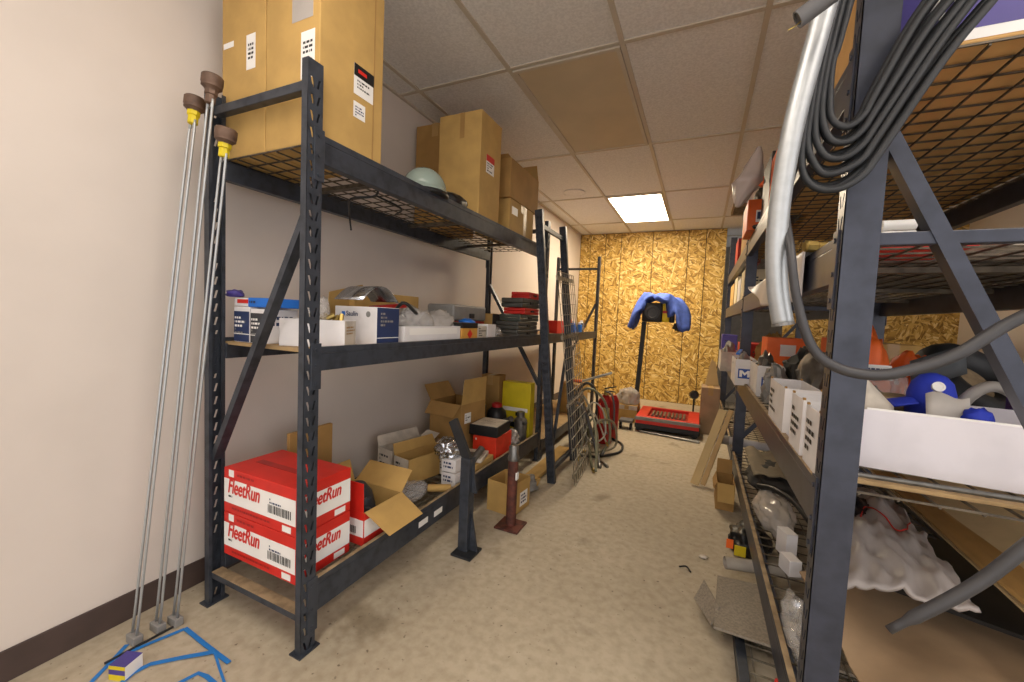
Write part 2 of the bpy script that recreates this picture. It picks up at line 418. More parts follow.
for k in range(7): b.bar((2.08, 5.20+k*.053, H-.012), (2.34, 5.20+k*.053, H-.012), .004, .03, (0, .6, .8))
P('louvre', b, DUST, t)

# ================================================================== RACKS
def slotted(b, o, du, w, h, pitch=.0508):
    """post face with two rows of slanting slots; o corner, du direction across, z up"""
    o = Vector(o); du = Vector(du); n = int(h/pitch)
    def ring(u0, u1, z0, z1, hole):
        O = [o+du*u0+Z_*z0, o+du*u1+Z_*z0, o+du*u1+Z_*z1, o+du*u0+Z_*z1]
        I = [o+du*a+Z_*c for a, c in hole]
        O = [b.bm.verts.new(p) for p in O]; I = [b.bm.verts.new(p) for p in I]
        for i in range(4): b.bm.faces.new((O[i], O[(i+1) % 4], I[(i+1) % 4], I[i]))
    for k in range(n):
        z0, z1 = k*pitch, (k+1)*pitch if k < n-1 else h
        c = z0+pitch*.5; s = .004; hw = w*.075
        for side in (0, 1):
            u0, u1 = (0, w/2) if side == 0 else (w/2, w)
            m_ = w*(.30 if side == 0 else .70); sg = 1 if side == 0 else -1
            ring(u0, u1, z0, z1, [(m_+s*sg-hw, c-.015), (m_+s*sg+hw, c-.015), (m_-s*sg+hw, c+.015), (m_-s*sg-hw, c+.015)])
def post(parent, x, y, h, face, w=.055, d=.028, m=RACK, z0=0.0, flip=1):
    """C-channel upright; face: '+x' slotted face towards +x, or '-x'. x is the face plane, y the near edge"""
    b = B(); sg = 1 if face == '+x' else -1
    slotted(b, (x, y, z0), (0, 1, 0), w, h)
    xb = x-sg*d
    for yy in (y, y+w): b.quad([(x, yy, z0), (xb, yy, z0), (xb, yy, z0+h), (x, yy, z0+h)])
    for ya, yb in ((y, y+.012), (y+w, y+w-.012)): b.quad([(xb, ya, z0), (xb, yb, z0), (xb, yb, z0+h), (xb, ya, z0+h)])
    bmesh.ops.remove_doubles(b.bm, verts=b.bm.verts[:], dist=.0004)
    o = P('post', b, m, parent)
    md = o.modifiers.new('wall', 'SOLIDIFY'); md.thickness = .0024; md.offset = -1
    f = B(); f.box(min(x, xb)-.012, max(x, xb)+.012, y-.012, y+w+.012, z0, z0+.005); P('foot_plate', f, m, o)
    return o
def beam(parent, x, y0, y1, z0, z1, sg, m=RACK, dusty=False):
    """shelf beam along y; outer face at x, body towards -sg; with a ledge, end plates and rivets"""
    a, c = x, x-sg*.034
    b = B(); b.box(min(a, c), max(a, c), y0, y1, z0, z1-.022, .002); b.box(min(a, x-sg*.016), max(a, x-sg*.016), y0, y1, z1-.022, z1, .0015)
    o = P('beam', b, m, parent)
    for y, s in ((y0, -1), (y1, 1)):
        e = B(); e.box(min(x, x+sg*.004), max(x, x+sg*.004), min(y-s*.004, y+s*.034), max(y-s*.004, y+s*.034), z0-.06, z1+.012, .001)
        for zz in (z0-.04, z0+.02, z1-.01): e.cyl((x+sg*.004, y+s*.017, zz), (x+sg*.007, y+s*.017, zz), .006, 8)
        P('end_plate', e, m, o)
    if dusty:
        e = B(); e.box(min(a, x-sg*.016), max(a, x-sg*.016), y0, y1, z1, z1+.0012); P('dust_layer', e, DUST, o, label='tan dust on the top edge')
    return o
def deck(parent, x0, x1, y0, y1, z, m=WIRE, px=.068, py=.0775, r=.0045, sup=True):
    b = B(); n = round((x1-x0)/px)
    for i in range(n+1): x = x0+(x1-x0)*i/n; b.bar((x, y0, z-r), (x, y1, z-r), r, r)
    n = round((y1-y0)/py)
    for i in range(n+1): y = y0+(y1-y0)*i/n; b.bar((x0, y, z), (x1, y, z), r, r)
    for k in ((.17, .5, .83) if sup else ()):
        y = y0+(y1-y0)*k; b.box(x0+.012, x1-.012, y-.016, y+.016, z-.024, z-.008)
    return P('wire_deck', b, m, parent)

# ---- left rack, first bay
rk = T('storage_rack', 'dark steel storage rack along the pale left wall, holding tall cartons and red boxes', 'storage rack', (.42, 1.99, 0))
for x, f in ((.687, '+x'), (.148, '-x')):
    for y in (.887, 3.035): post(rk, x, y, 1.921, f)
for zz, z1 in ((1.62, 1.71), (.95, 1.03), (.12, .235)):
    beam(rk, .687, .944, 3.033, zz, z1, 1, dusty=(z1 < .3)); beam(rk, .148, .944, 3.033, zz, z1, -1)
deck(rk, .166, .669, .95, 3.03, 1.694); deck(rk, .166, .669, .95, 3.03, .205, WIREZ)
b = B(); b.box(.166, .669, .95, 3.03, 1.004, 1.016); P('shelf_board', b, BOARD, rk)
for y in (.915, 3.062):
    b = B(); b.box(.178, .657, y-.015, y+.015, 1.835, 1.865, .002); P('crossbar', b, RACK, rk)
    b = B(); b.box(.178, .657, y-.02, y+.02, .105, .128, .002); b2 = P('crossbar', b, RACK, rk)
    e = B(); e.box(.178, .657, y-.02, y+.02, .128, .1295); P('dust_layer', e, DUST, b2, label='tan dust on the lower crossbar')
b = B(); b.bar((.172, .915, .57), (.658, .915, 1.45), .024, .034, (0, 1, 0)); P('brace', b, RACK, rk)
for p, q in (((.172, 3.062, 1.42), (.658, 3.062, .62)),):
    b = B(); b.bar(p, q, .024, .034, (0, 1, 0)); P('brace', b, RACK, rk)
for y in (1.50, 1.62):
    patch('sticker', (.6885-.42, y-1.99, .155), Y_, Z_, .07, .028, LABEL, rk, label='white sticker on the low front beam')
# ---- left rack, second bay
rk2 = T('storage_rack', 'dark steel rack bay at the far left, next to the strand board wall', 'storage rack', (.42, 3.99, 0))
for x, f in ((.687, '+x'), (.148, '-x')): post(rk2, x, 4.845, 1.921, f)
for zz, z1 in ((.95, 1.03), (.06, .15)):
    beam(rk2, .687, 3.13, 4.843, zz, z1, 1, dusty=(z1 < .3)); beam(rk2, .148, 3.13, 4.843, zz, z1, -1)
for z_ in (1.004, .125):
    b = B(); b.box(.166, .669, 3.13, 4.84, z_, z_+.012); P('shelf_board', b, BOARD, rk2)
b = B(); b.box(.178, .657, 4.86, 4.89, 1.765, 1.79, .002); P('crossbar', b, RACK, rk2)
b = B(); b.bar((.30, 4.873, .58), (.658, 4.873, 1.36), .024, .034, (0, 1, 0)); P('brace', b, RACK, rk2)

# ---- spare upright frame leaning against the rack
fr = T('upright_frame', 'spare slotted upright frame leaning against the left rack', 'rack frame', (.90, 2.95, 0))
L0, L1 = Vector((.965, 0, 0)), Vector((.775, 0, 1.905))
ax = (L1-L0).normalized(); nx = Vector((ax.z, 0, -ax.x))
for y, dd in ((2.66, .03), (3.20, .03)):
    b = B(); slotted(b, (-.055, 0, 0), (1, 0, 0), .055, 1.915)
    for xx in (0, -.055): b.quad([(xx, 0, 0), (xx, dd, 0), (xx, dd, 1.915), (xx, 0, 1.915)])
    b.quad([(0, dd, 0), (-.055, dd, 0), (-.055, dd, 1.915), (0, dd, 1.915)])
    bmesh.ops.remove_doubles(b.bm, verts=b.bm.verts[:], dist=.0004)
    bmesh.ops.transform(b.bm, matrix=Matrix(((nx.x, 0, ax.x, L0.x), (0, 1, 0, y), (nx.z, 0, ax.z, .006), (0, 0, 0, 1))), verts=b.bm.verts[:])
    o = P('post', b, RACK, fr); md = o.modifiers.new('wall', 'SOLIDIFY'); md.thickness = .0024; md.offset = -1
for k in (.05, .95):
    p = L0.lerp(L1, k)-nx*.028; b = B(); b.bar((p.x, 2.692, p.z), (p.x, 3.199, p.z), .024, .03); P('crossbar', b, RACK, fr)
p, q = L0.lerp(L1, .1)-nx*.028, L0.lerp(L1, .5)-nx*.028
b = B(); b.bar((p.x, 2.695, p.z), (q.x, 3.197, q.z), .02, .03); P('brace', b, RACK, fr)
# ---- spare wire deck leaning beside it
dk = T('spare_wire_deck', 'loose wire shelf deck leaning on the spare upright frame', 'wire deck', (1.05, 2.98, 0))
A0, A1 = Vector((1.10, 2.70, .004)), Vector((.86, 2.80, 1.50)); W0 = Vector((-.03, .50, .02))
b = B()
for i in range(9): v = W0*(i/8); b.bar(A0+v, A1+v, .0045, .0045, (1, 0, 0))
for i in range(20): p = A0.lerp(A1, i/19); b.bar(p+Vector((.004, 0, 0)), p+W0+Vector((.004, 0, 0)), .0045, .0045)
P('wire_grid', b, WIREZ, dk)
for k in (.04, .36, .68, .97):
    p = A0.lerp(A1, k); b = B(); b.bar(p-Vector((.010, 0, 0)), p+W0-Vector((.010, 0, 0)), .03, .01, (1, 0, .15)); P('channel', b, WIREZ, dk)

# ---- right rack, two bays
def rpost(parent, x, y, h, sg, z0=0.0, dy=1):
    """upright whose plain face looks along y and whose slotted edge looks at the aisle"""
    b = B(); slotted(b, (x, y, z0), (0, 1, 0), .048, h)
    xb = x+sg*.067
    for yy in (y, y+.048): b.quad([(x, yy, z0), (xb, yy, z0), (xb, yy, z0+h), (x, yy, z0+h)])
    for ya, yb in ((y, y+.012), (y+.048, y+.036)): b.quad([(xb, ya, z0), (xb, yb, z0), (xb, yb, z0+h), (xb, ya, z0+h)])
    bmesh.ops.remove_doubles(b.bm, verts=b.bm.verts[:], dist=.0004)
    o = P('post', b, RACKR, parent); md = o.modifiers.new('wall', 'SOLIDIFY'); md.thickness = .0026; md.offset = -1
    f = B(); f.box(min(x, xb)-.012, max(x, xb)+.012, y-.012, y+.06, z0, z0+.005); P('foot_plate', f, RACKR, o)
LV = ((.13, .232), (.69, .80), (1.265, 1.372), (1.67, 1.775))
def bay(parent, ya, yb, frames, decks):
    for y, h in frames:
        rpost(parent, 2.09, y, h, 1); rpost(parent, 2.90, y, h, -1)
    for (z0, z1) in LV:
        beam(parent, 2.09, ya, yb, z0, z1, -1, RACKR, dusty=(z1 < 1)); beam(parent, 2.90, ya, yb, z0, z1, 1, RACKR)
    for k, (z0, z1) in enumerate(LV):
        deck(parent, 2.108, 2.882, ya+.005, yb-.005, z1-.016, WIRE, sup=(k != 3))
rr = T('storage_rack', 'large dark blue steel rack filling the right foreground, hung with black cable', 'storage rack', (2.5, 2.3, 0))
bay(rr, 1.18, 3.40, ((1.13, 2.25), (3.402, 1.86)), None)
b = B(); b.bar((2.15, 1.154, 1.60), (2.84, 1.154, .11), .03, .036, (0, 1, 0)); P('brace', b, RACKR, rr)
b = B(); b.box(2.158, 2.832, 1.139, 1.169, 1.345, 1.372, .002); P('crossbar', b, RACKR, rr)
b = B(); b.bar((2.15, 3.426, .35), (2.84, 3.426, 1.25), .03, .036, (0, 1, 0)); P('brace', b, RACKR, rr)
b = B(); b.box(2.158, 2.832, 3.411, 3.441, 1.29, 1.32, .002); P('crossbar', b, RACKR, rr)
rr2 = T('storage_rack', 'far bay of the right rack, behind the white bins', 'storage rack', (2.5, 4.6, 0))
bay(rr2, 3.475, 5.70, ((5.702, 2.25),), None)
b = B(); b.bar((2.15, 5.726, .25), (2.84, 5.726, 1.22), .03, .036, (0, 1, 0)); P('brace', b, RACKR, rr2)

# ================================================================== LEFT RACK: TOP SHELF
ZT = 1.7
t, hx, hy, h = carton('tall_carton', 'tall carton with one narrow white label, leftmost on the top shelf against the wall', 'cardboard box', .135, .383, .955, 1.24, ZT, 2.335, CARD)
patch('shipping_label', (.02, -hy, .30), X_, Z_, .05, .12, LABEL, t); strip((.03, -hy, .38), X_, Z_, .03, 4, .008, INK, t, 3)
patch('printed_panel', (-hx+.01, -hy, .40), X_, Z_, .06, .02, LABEL, t)
t, hx, hy, h = carton('tall_carton', 'tall carton with white and black labels at the near corner of the top shelf', 'cardboard box', .388, .652, .955, 1.24, ZT, 2.335, CARD)
patch('shipping_label', (.045, -hy, .21), X_, Z_, .065, .15, LABEL, t); strip((.055, -hy, .32), X_, Z_, .045, 3, .008, INK, t, 5); barcode((.055, -hy, .235), X_, Z_, .045, .035, t, 4)
patch('document_pouch', (0, -hy, .40), X_, Z_, .10, .14, PLASM, t)
patch('shipping_label', (hx, .0, .225), Y_, Z_, .095, .105, LABEL, t); patch('label_header', (hx, .0, .288), Y_, Z_, .095, .042, BLACK, t, off=.0016)
patch('emblem', (hx, .018, .303), Y_, Z_, .04, .012, RED, t, off=.0024); strip((hx, .015, .272), Y_, Z_, .06, 3, .006, INK, t, 8)
patch('shipping_label', (hx, .0, .145), Y_, Z_, .055, .055, LABEL, t); strip((hx, .008, .18), Y_, Z_, .04, 4, .005, NAVY, t, 9)
b = B(); b.box(hx-.002, hx+.001, hy-.05, hy-.044, 0, h); P('corner_crease', b, CARD2, t, True)
# hook under the deck
b = B(); b.tube([(.60, 1.28, 1.682), (.60, 1.27, 1.62), (.52, 1.22, 1.60), (.36, 1.36, 1.60), (.30, 1.42, 1.585), (.30, 1.43, 1.53)], .0045, 6); b.tube([(.60, 1.28, 1.62), (.62, 1.40, 1.60), (.50, 1.50, 1.605)], .0045, 6)
solo('wire_hook', b, BLACK, 'black bent wire hook hanging under the top shelf mesh', 'hook', smooth=True)
t, hx, hy, h = carton('carton', 'plain brown carton standing behind the tall one by the wall', 'cardboard box', .03, .33, 2.22, 2.50, ZT, 2.385, CARD2)
t, hx, hy, h = carton('carton', 'tall carton with a red and white label, middle of the top shelf', 'cardboard box', .385, .662, 1.985, 2.23, ZT, 2.285, CARD, tape=False)
patch('shipping_label', (hx, -.055, .27), Y_, Z_, .095, .10, LABEL, t); patch('label_header', (hx, -.055, .335), Y_, Z_, .095, .035, RED, t, off=.0016); strip((hx, -.045, .32), Y_, Z_, .07, 4, .007, INK, t, 12)
b = B(); b.box(.0, .03, -hy-.001, -hy, h-.14, h-.001); P('packing_tape', b, CARD2, t, True, label='torn dark brown tape strip')
t, hx, hy, h = carton('carton', 'small taped carton under the open one, far end of the top shelf', 'cardboard box', .40, .655, 2.40, 2.80, ZT, 1.925, CARD, tape_axis='y')
patch('shipping_label', (hx, -.17, .13), Y_, Z_, .09, .05, LABEL, t); b = B(); b.box(hx, hx+.001, .02, .07, 0, h); P('packing_tape', b, TAPE, t, True)
t, hx, hy, h = tray('open_carton', 'open carton with ragged flaps stacked on the small taped one', 'cardboard box', .40, .66, 2.38, 2.86, 1.927, 2.17, CARD2, flaps=(('+y', .11, -12), ('-x', .08, 20), ('-y', .03, 60)))
b = B(); b.blob((0, .05, .15), (.16, .3, .10), 5, .3); P('packing_paper', b, CARD, t, True, True)
# hard hat / face shield
hm = T('face_shield', 'clear domed face shield with black headband on the top shelf edge', 'face shield', (.60, 1.60, ZT))
b = B(); pr = [(.105*math.cos(a), .105*math.sin(a)) for a in [i*math.pi/2/9 for i in range(9)]] + [(.004, .105)]
b.lathe((.60, 1.58, ZT+.028), [(.110, -.012), (.108, 0)] + pr, 28); P('dome', b, HELM, hm, smooth=True)
b = B(); b.lathe((.60, 1.58, ZT), [(.112, 0), (.116, .008), (.112, .02), (.104, .02)], 28); P('rim', b, BLACK, hm, smooth=True)
b = B(); b.blob((.61, 1.80, ZT+.002), (.13, .22, .085), 3, .2, sub=3); solo('work_glove', b, BLACK, 'black crumpled work glove beside the clear face shield', 'glove', smooth=True)

# ================================================================== LEFT RACK: MIDDLE SHELF
ZM = 1.017
def toolbox(label, x0, x1, y0, y1, z0, z1, front, rz=0):
    t = T('boxed_part', label, 'box', ((x0+x1)/2, (y0+y1)/2, z0), rz, None); hx, hy, h = (x1-x0)/2, (y1-y0)/2, z1-z0
    b = B(); b.box(-hx, hx, -hy, hy, 0, h, .002); P('carton_body', b, WHITE, t, True)
    patch('printed_panel', (-hx+.001, -hy, .002), X_, Z_, 2*hx-.002, h*.86, front, t)
    strip((-hx+.008, -hy-.0005, h*.66), X_, Z_, hx*1.3, 3, .008, LABEL, t, 3); strip((-hx+.008, -hy-.0005, h*.34), X_, Z_, hx*1.0, 2, .007, GREY, t, 4)
    patch('rule_line', (-hx+.001, -hy, h*.22), X_, Z_, 2*hx-.002, .003, LABEL, t, off=.0014)
    return t, hx, hy, h
t, *_ = toolbox('dark fronted white box leaning at the near end, left of its twin', .195, .288, .965, 1.13, ZM, 1.15, NAVY)
t, hx, hy, h = toolbox('dark fronted white box with printed long side, behind the diagonal brace', .294, .375, .965, 1.10, ZM, 1.145, CHAR)
strip((hx, -.05, h*.7), Y_, Z_, .10, 2, .012, NAVY, t, 6)
t, hx, hy, h = carton('carton', 'bright blue flat box lying on the dark fronted boxes', 'box', .270, .40, .97, 1.12, 1.151, 1.186, BLUE, tape=False)
strip((-hx+.01, -hy, .015), X_, Z_, .10, 1, .008, NAVY, t, 3)
t, hx, hy, h = carton('carton', 'flat pinkish white box beside the bright blue box', 'box', .17, .265, .98, 1.12, 1.152, 1.184, WHITE, tape=False)
patch('printed_panel', (-hx+.02, -hy, .012), X_, Z_, .07, .015, RED, t)
b = B(); b.blob((.17, .985, 1.187), (.07, .06, .03), 8, .3, sub=3); solo('rag', b, PURP, 'small purple rag on the pinkish white box', 'rag', smooth=True)
def whitebin(label, x0, x1, y0, y1, z0, z1, m=WHITE, m2=None, rz=0, name='parts_bin', group=None):
    t, hx, hy, h = tray(name, label, 'parts bin', x0, x1, y0, y1, z0, z1, m, rz, group)
    if m2: patch('printed_panel', (hx, -hy+.003, .003), Y_, Z_, 2*hy-.006, h-.006, m2, t)
    return t, hx, hy, h
t, hx, hy, h = whitebin('white open parts bin behind the first left post, with a worn tan side', .402, .633, 1.02, 1.142, ZM, 1.116, WHITE, WHITED, rz=28)
strip((hx+.0004, -.045, .07), Y_, Z_, .09, 3, .006, CARD2, t, 5)
b = B(); b.blob((.50, 1.085, ZM+.006), (.12, .10, .18), 11, .25); solo('plastic_bag', b, PLAS, 'clear bag with blue print bulging from the white worn bin', 'plastic bag', smooth=True)
b = B()
for i in range(14):
    q = random.Random(i); x = q.uniform(.47, .60); y = 1.045+(x-.5)*.5+q.uniform(0, .02); b.cyl((x, y, 1.095+q.uniform(0, .03)), (x+q.uniform(-.02, .02), y+.02, 1.12+q.uniform(0, .02)), .009, 6)
solo('pipe_fittings', b, BRASS, 'small brass fittings lying in the white worn bin', 'fittings', smooth='angle')['kind'] = 'stuff'
# box with blue side and printed white end
t = T('boxed_part', 'white box with a dark blue side and small blue lettering', 'box', (.54, 1.30, ZM)); hx, hy, h = .115, .065, .155
b = B(); b.box(-hx, hx, -hy, hy, 0, h, .002); P('carton_body', b, WHITE, t, True)
patch('printed_panel', (hx, -hy+.001, .002), Y_, Z_, 2*hy-.002, h-.004, NAVY, t); strip((hx+.0005, -.045, .125), Y_, Z_, .085, 4, .008, GREY, t, 7); patch('rule_line', (hx, -hy+.001, .03), Y_, Z_, 2*hy-.002, .003, LABEL, t, off=.0014)
patch('emblem', (-.075, -hy, .115), X_, Z_, .018, .018, BLUE, t); text('Saulin', (-.05, -hy, .116), X_, Z_, .028, NAVY, t, bold=.0006); b = B(); b.lathe((.07, -hy-.0006, .125), [(.012, 0), (.012, .0004)], 14, (0, -1, 0)); P('emblem', b, GREY, t, True)
# silver sheet roll on top, cardboard behind
b = B(); b.sheet(lambda u, v: (.42+.16*v, 1.235+.21*u, 1.178+.082*math.sin(math.pi*(.08+.84*u))), 14, 2, .002); solo('sheet_metal_offcut', b, SILV, 'curved shiny silver sheet lying on the blue sided box', 'sheet metal', smooth=True)
b = B(); b.sheet(lambda u, v: (.25+.02*v, 1.34+.20*u, 1.02+(.215+.05*u)*v), 2, 2, .005); solo('cardboard_flap', b, CARD, 'upright brown cardboard piece leaning behind the white worn bin', 'cardboard')
t, hx, hy, h = carton('carton', 'long brown carton on top of another box at the back of the middle shelf', 'cardboard box', .19, .30, 1.46, 1.95, 1.175, 1.25, CARD, tape_axis='y')
t, hx, hy, h = carton('carton', 'white carton holding up the long brown one, back of the shelf', 'cardboard box', .18, .32, 1.45, 1.90, ZM, 1.172, WHITED, tape=False)
# heap of parts in bags
rng = random.Random(4)
def bags(items, kind):
    for (c, d, m, lab, sd) in items:
        b = B(); b.blob(c, d, sd, .30, 2.6, sub=4); solo('plastic_bag', b, m, lab, 'plastic bag', smooth=True)
bags((((.43, 1.46, ZM), (.14, .15, .15), GREY, 'grey bag of parts right behind the blue sided box', 21),
      ((.53, 1.62, ZM+.01), (.18, .22, .155), PLAS, 'clear crumpled bag on the left end of the white tray', 22),
      ((.52, 1.84, ZM+.01), (.18, .20, .15), PLASM, 'milky crumpled bag on the right end of the white tray', 23),
      ((.40, 1.70, ZM), (.14, .26, .185), PLASM, 'taller milky bag behind the white tray', 24)), 0)
b = B(); b.bar((.44, 1.43, 1.17), (.48, 1.60, 1.19), .05, .02); solo('plastic_part', b, REDD, 'small dark red part lying on the grey bag', 'part')
b = B(); b.tube([(.50, 1.50, 1.15), (.55, 1.52, 1.20), (.58, 1.58, 1.15)], .008, 8); solo('hose_piece', b, BLACK, 'short black bent hose on the clear bag', 'hose', smooth=True)
t, hx, hy, h = tray('parts_tray', 'long low white tray at the front edge of the middle shelf', 'parts bin', .44, .660, 1.40, 1.845, ZM, 1.095, WHITE)
patch('printed_panel', (hx, -hy+.03, .04), Y_, Z_, 2*hy-.06, .030, LABEL, t)
t, hx, hy, h = carton('carton', 'small orange box with a red diamond and black lid', 'box', .50, .660, 1.86, 2.03, ZM, 1.085, mat('amber_print', '#d8a048', .5), tape=False)
b = B(); b.box(-hx-.002, hx+.002, -hy, hy, h, h+.028, .002); P('lid', b, BLACK, t, True, label='black lid')
b = B(); c = .028; b.quad([(hx+.0012, 0, h/2-c), (hx+.0012, c, h/2), (hx+.0012, 0, h/2+c), (hx+.0012, -c, h/2)]); P('emblem', b, RED, t, True)
t, hx, hy, h = carton('carton', 'white box right of the orange box, with lines of print', 'box', .50, .655, 2.04, 2.15, ZM, 1.095, WHITED, tape=False); strip((hx, -.04, .06), Y_, Z_, .08, 4, .007, INK, t, 2)
t, hx, hy, h = carton('carton', 'plain white box, second to the right of the orange box', 'box', .50, .655, 2.16, 2.27, ZM, 1.105, WHITE, tape=False)
b = B(); b.blob((.56, 2.08, 1.097), (.10, .09, .04), 31, .3, sub=3); solo('rag', b, BLUE, 'small bright blue rag on the white boxes', 'rag', smooth=True)
t = T('tool_case', 'grey case with a red lower edge, tilted behind the white boxes', 'tool case', (.38, 2.26, ZM), 4)
b = B(); b.box(-.09, .09, -.22, .22, .0, .10, .006); P('case_body', b, REDD, t, True)
b = B(); b.box(-.095, .095, -.225, .225, .102, .20, .012); P('case_lid', b, GREY, t, True)
b = B(); b.box(.095, .105, -.03, .03, .12, .15, .003); P('latch', b, BLACK, t, True)
b = B(); b.blob((.57, 2.39, ZM), (.12, .17, .075), 33, .2); solo('plastic_bag', b, PLAS, 'small clear bag lying in front of the little open carton', 'plastic bag', smooth=True)
t, hx, hy, h = tray('open_carton', 'little open carton with a dark side on the middle shelf', 'cardboard box', .33, .45, 2.58, 2.78, ZM, 1.175, CARD, rz=6)
patch('printed_panel', (hx, -hy+.002, .002), Y_, Z_, 2*hy-.004, h-.004, CHAR, t)
# stacked tool cases
def case(label, x0, x1, y0, y1, z0, z1, m, rz=0):
    t = T('tool_case', label, 'tool case', ((x0+x1)/2, (y0+y1)/2, z0), rz, 'tool cases stacked at the far end of the middle shelf'); hx, hy, h = (x1-x0)/2, (y1-y0)/2, z1-z0
    b = B(); b.box(-hx, hx, -hy, hy, 0, h*.48, min(.008, h*.12)); P('case_body', b, m, t, True)
    b = B(); b.box(-hx, hx, -hy, hy, h*.5, h, min(.008, h*.12)); P('case_lid', b, m, t, True)
    b = B()
    b.box(hx, hx+.006, -.03, .03, h*.35, h*.65, .001); P('latch', b, BLACK, t, True)
case('grey flat tool case, lowest of the stack', .47, .655, 2.60, 3.0, ZM, 1.066, DGREY)
case('grey flat tool case, second from the bottom of the stack', .47, .650, 2.61, 3.0, 1.068, 1.126, DGREY, 1)
case('dark green grey tool case under the lower red one', .475, .645, 2.67, 3.02, 1.128, 1.178, mat('green_grey_plastic', '#4a5048', .5), -1)
case('red tool case between two grey ones', .48, .65, 2.72, 3.02, 1.180, 1.228, RED, 1)
case('grey tool case under the top red one', .475, .65, 2.69, 3.02, 1.230, 1.298, DGREY, -1)
case('red tool case on top of the stack', .50, .65, 2.80, 3.02, 1.300, 1.348, RED, 1)
b = B(); b.blob((.40, 2.88, ZM), (.07, .09, .16), 41, .2, sub=3); solo('rag', b, YEL, 'small yellow rag left of the tool cases', 'rag', smooth=True)
# second bay, middle shelf
for (x, y, m, lab, r, hh) in ((.52, 4.42, BLUE, 'blue spray can, left of three on the far bay shelf', .033, .09), (.58, 4.55, SILV, 'silver can beside the blue one on the far bay shelf', .033, .10), (.60, 4.40, BLUE, 'blue can nearest the aisle on the far bay shelf', .03, .08)):
    t = T('spray_can', lab, 'can', (x, y, ZM)); b = B(); b.lathe((0, 0, 0), [(r, 0), (r, hh), (r*.7, hh+.012)], 16); P('can_body', b, m, t, True, 'angle')
    b = B(); b.lathe((0, 0, hh+.012), [(r*.5, 0), (r*.5, .02), (r*.3, .026)], 12); P('cap', b, WHITE, t, True, 'angle')
b = B(); b.blob((.46, 4.52, ZM), (.10, .12, .15), 44, .2, sub=3); solo('plastic_part', b, ORANGE, 'orange red lump behind the cans on the far bay shelf', 'part', smooth=True)
b = B(); b.box(.40, .56, 3.75, 3.98, ZM, 1.14, .004); solo('red_case', b, RED, 'red case seen through the leaning wire deck', 'tool case')

# ================================================================== LEFT RACK: LOWER SHELF
ZL = .208
def redcarton(label, x0, x1, y0, y1, z0, z1, group=None, big=True):
    t = T('boxed_part', label, 'box', ((x0+x1)/2, (y0+y1)/2, z0), 0, group); hx, hy, h = (x1-x0)/2, (y1-y0)/2, z1-z0
    b = B(); b.box(-hx, hx, -hy, hy, 0, h, .002); P('carton_body', b, RED, t, True)
    k0, k1 = h*.22, h*.76
    patch('printed_panel', (-hx+.002, -hy, k0), X_, Z_, 2*hx-.004, k1-k0, LABEL, t); patch('printed_panel', (hx, -hy+.002, k0), Y_, Z_, 2*hy-.004, k1-k0, LABEL, t)
    s = .078
    text('FleetRun', (-hx+.025, -hy-.0004, h*.46), X_, Z_, s, RED, t, bold=.0030, shear=.25, width=.66)
    strip((-hx+.03, -hy-.0004, h*.36), X_, Z_, .13, 1, .007, INK, t, 2, 'small_print')
    text('FleetRun', (hx+.0004, -hy+.03, h*.48), Y_, Z_, s*.85, RED, t, bold=.0028, shear=.25, width=.66)
    strip((hx*.32, -hy-.0004, h*.60), X_, Z_, .09, 2, .006, NAVY, t, 4, 'small_print'); barcode((hx*.28, -hy-.0004, h*.33), X_, Z_, .12, .030, t, 3)
    patch('handling_icons', (hx-.07, -hy, h*.04), X_, Z_, .045, .022, LABEL, t); patch('handling_icons', (hx, hy-.075, h*.04), Y_, Z_, .05, .022, LABEL, t)
    patch('emblem', (-hx+.03, -hy, h*.82), X_, Z_, .03, .026, LABEL, t); strip((-hx+.08, -hy, h*.87), X_, Z_, .22, 1, .008, REDD, t, 5, 'small_print'); strip((-hx+.05, -hy, h*.10), X_, Z_, .22, 1, .007, REDD, t, 6, 'small_print')
    return t, hx, hy, h
redcarton('lower red and white box at the near end of the low shelf', .222, .622, .915, 1.150, ZL, .374)
t, hx, hy, h = redcarton('upper red and white box stacked on its twin at the near end', .222, .622, .915, 1.150, .376, .545)
b = B(); b.box(-hx+.05, hx-.12, -.03, -.0, h, h+.0008); P('packing_tape', b, REDD, t, True)
# open red box with carton flaps
t, hx, hy, h = tray('open_carton', 'open red and white box with wide brown flaps, next to the red pair', 'cardboard box', .36, .645, 1.20, 1.43, ZL, .345, CARD, flaps=(('+x', .14, 118, CARD), ('+y', .11, 48, CARD), ('-y', .115, -3, RED), ('-x', .10, 15, CARD)))
patch('printed_panel', (-hx, -hy, 0), X_, Z_, 2*hx, h, RED, t); patch('printed_panel', (hx, -hy, 0), Y_, Z_, 2*hy, h, RED, t); patch('printed_panel', (-hx+.002, -hy, .035), X_, Z_, 2*hx-.004, .07, LABEL, t, off=.0016); barcode((hx-.13, -hy-.001, .045), X_, Z_, .09, .03, t, 7); patch('printed_panel', (hx, -hy+.002, .035), Y_, Z_, 2*hy-.004, .07, LABEL, t, off=.0016)
b = B(); b.lathe((.48, 1.33, ZL+.02), [(.07, 0), (.075, .06), (.06, .12), (.03, .16)], 18); b.blob((.56, 1.29, ZL+.006), (.10, .10, .15), 51, .3, sub=3); solo('machine_part', b, CHAR, 'dark machine part inside the open red box', 'part', smooth='angle')
t, hx, hy, h = carton('carton', 'plain brown board standing behind the red pair', 'cardboard box', .195, .215, 1.19, 1.42, ZL, .60, CARD2, tape=False)
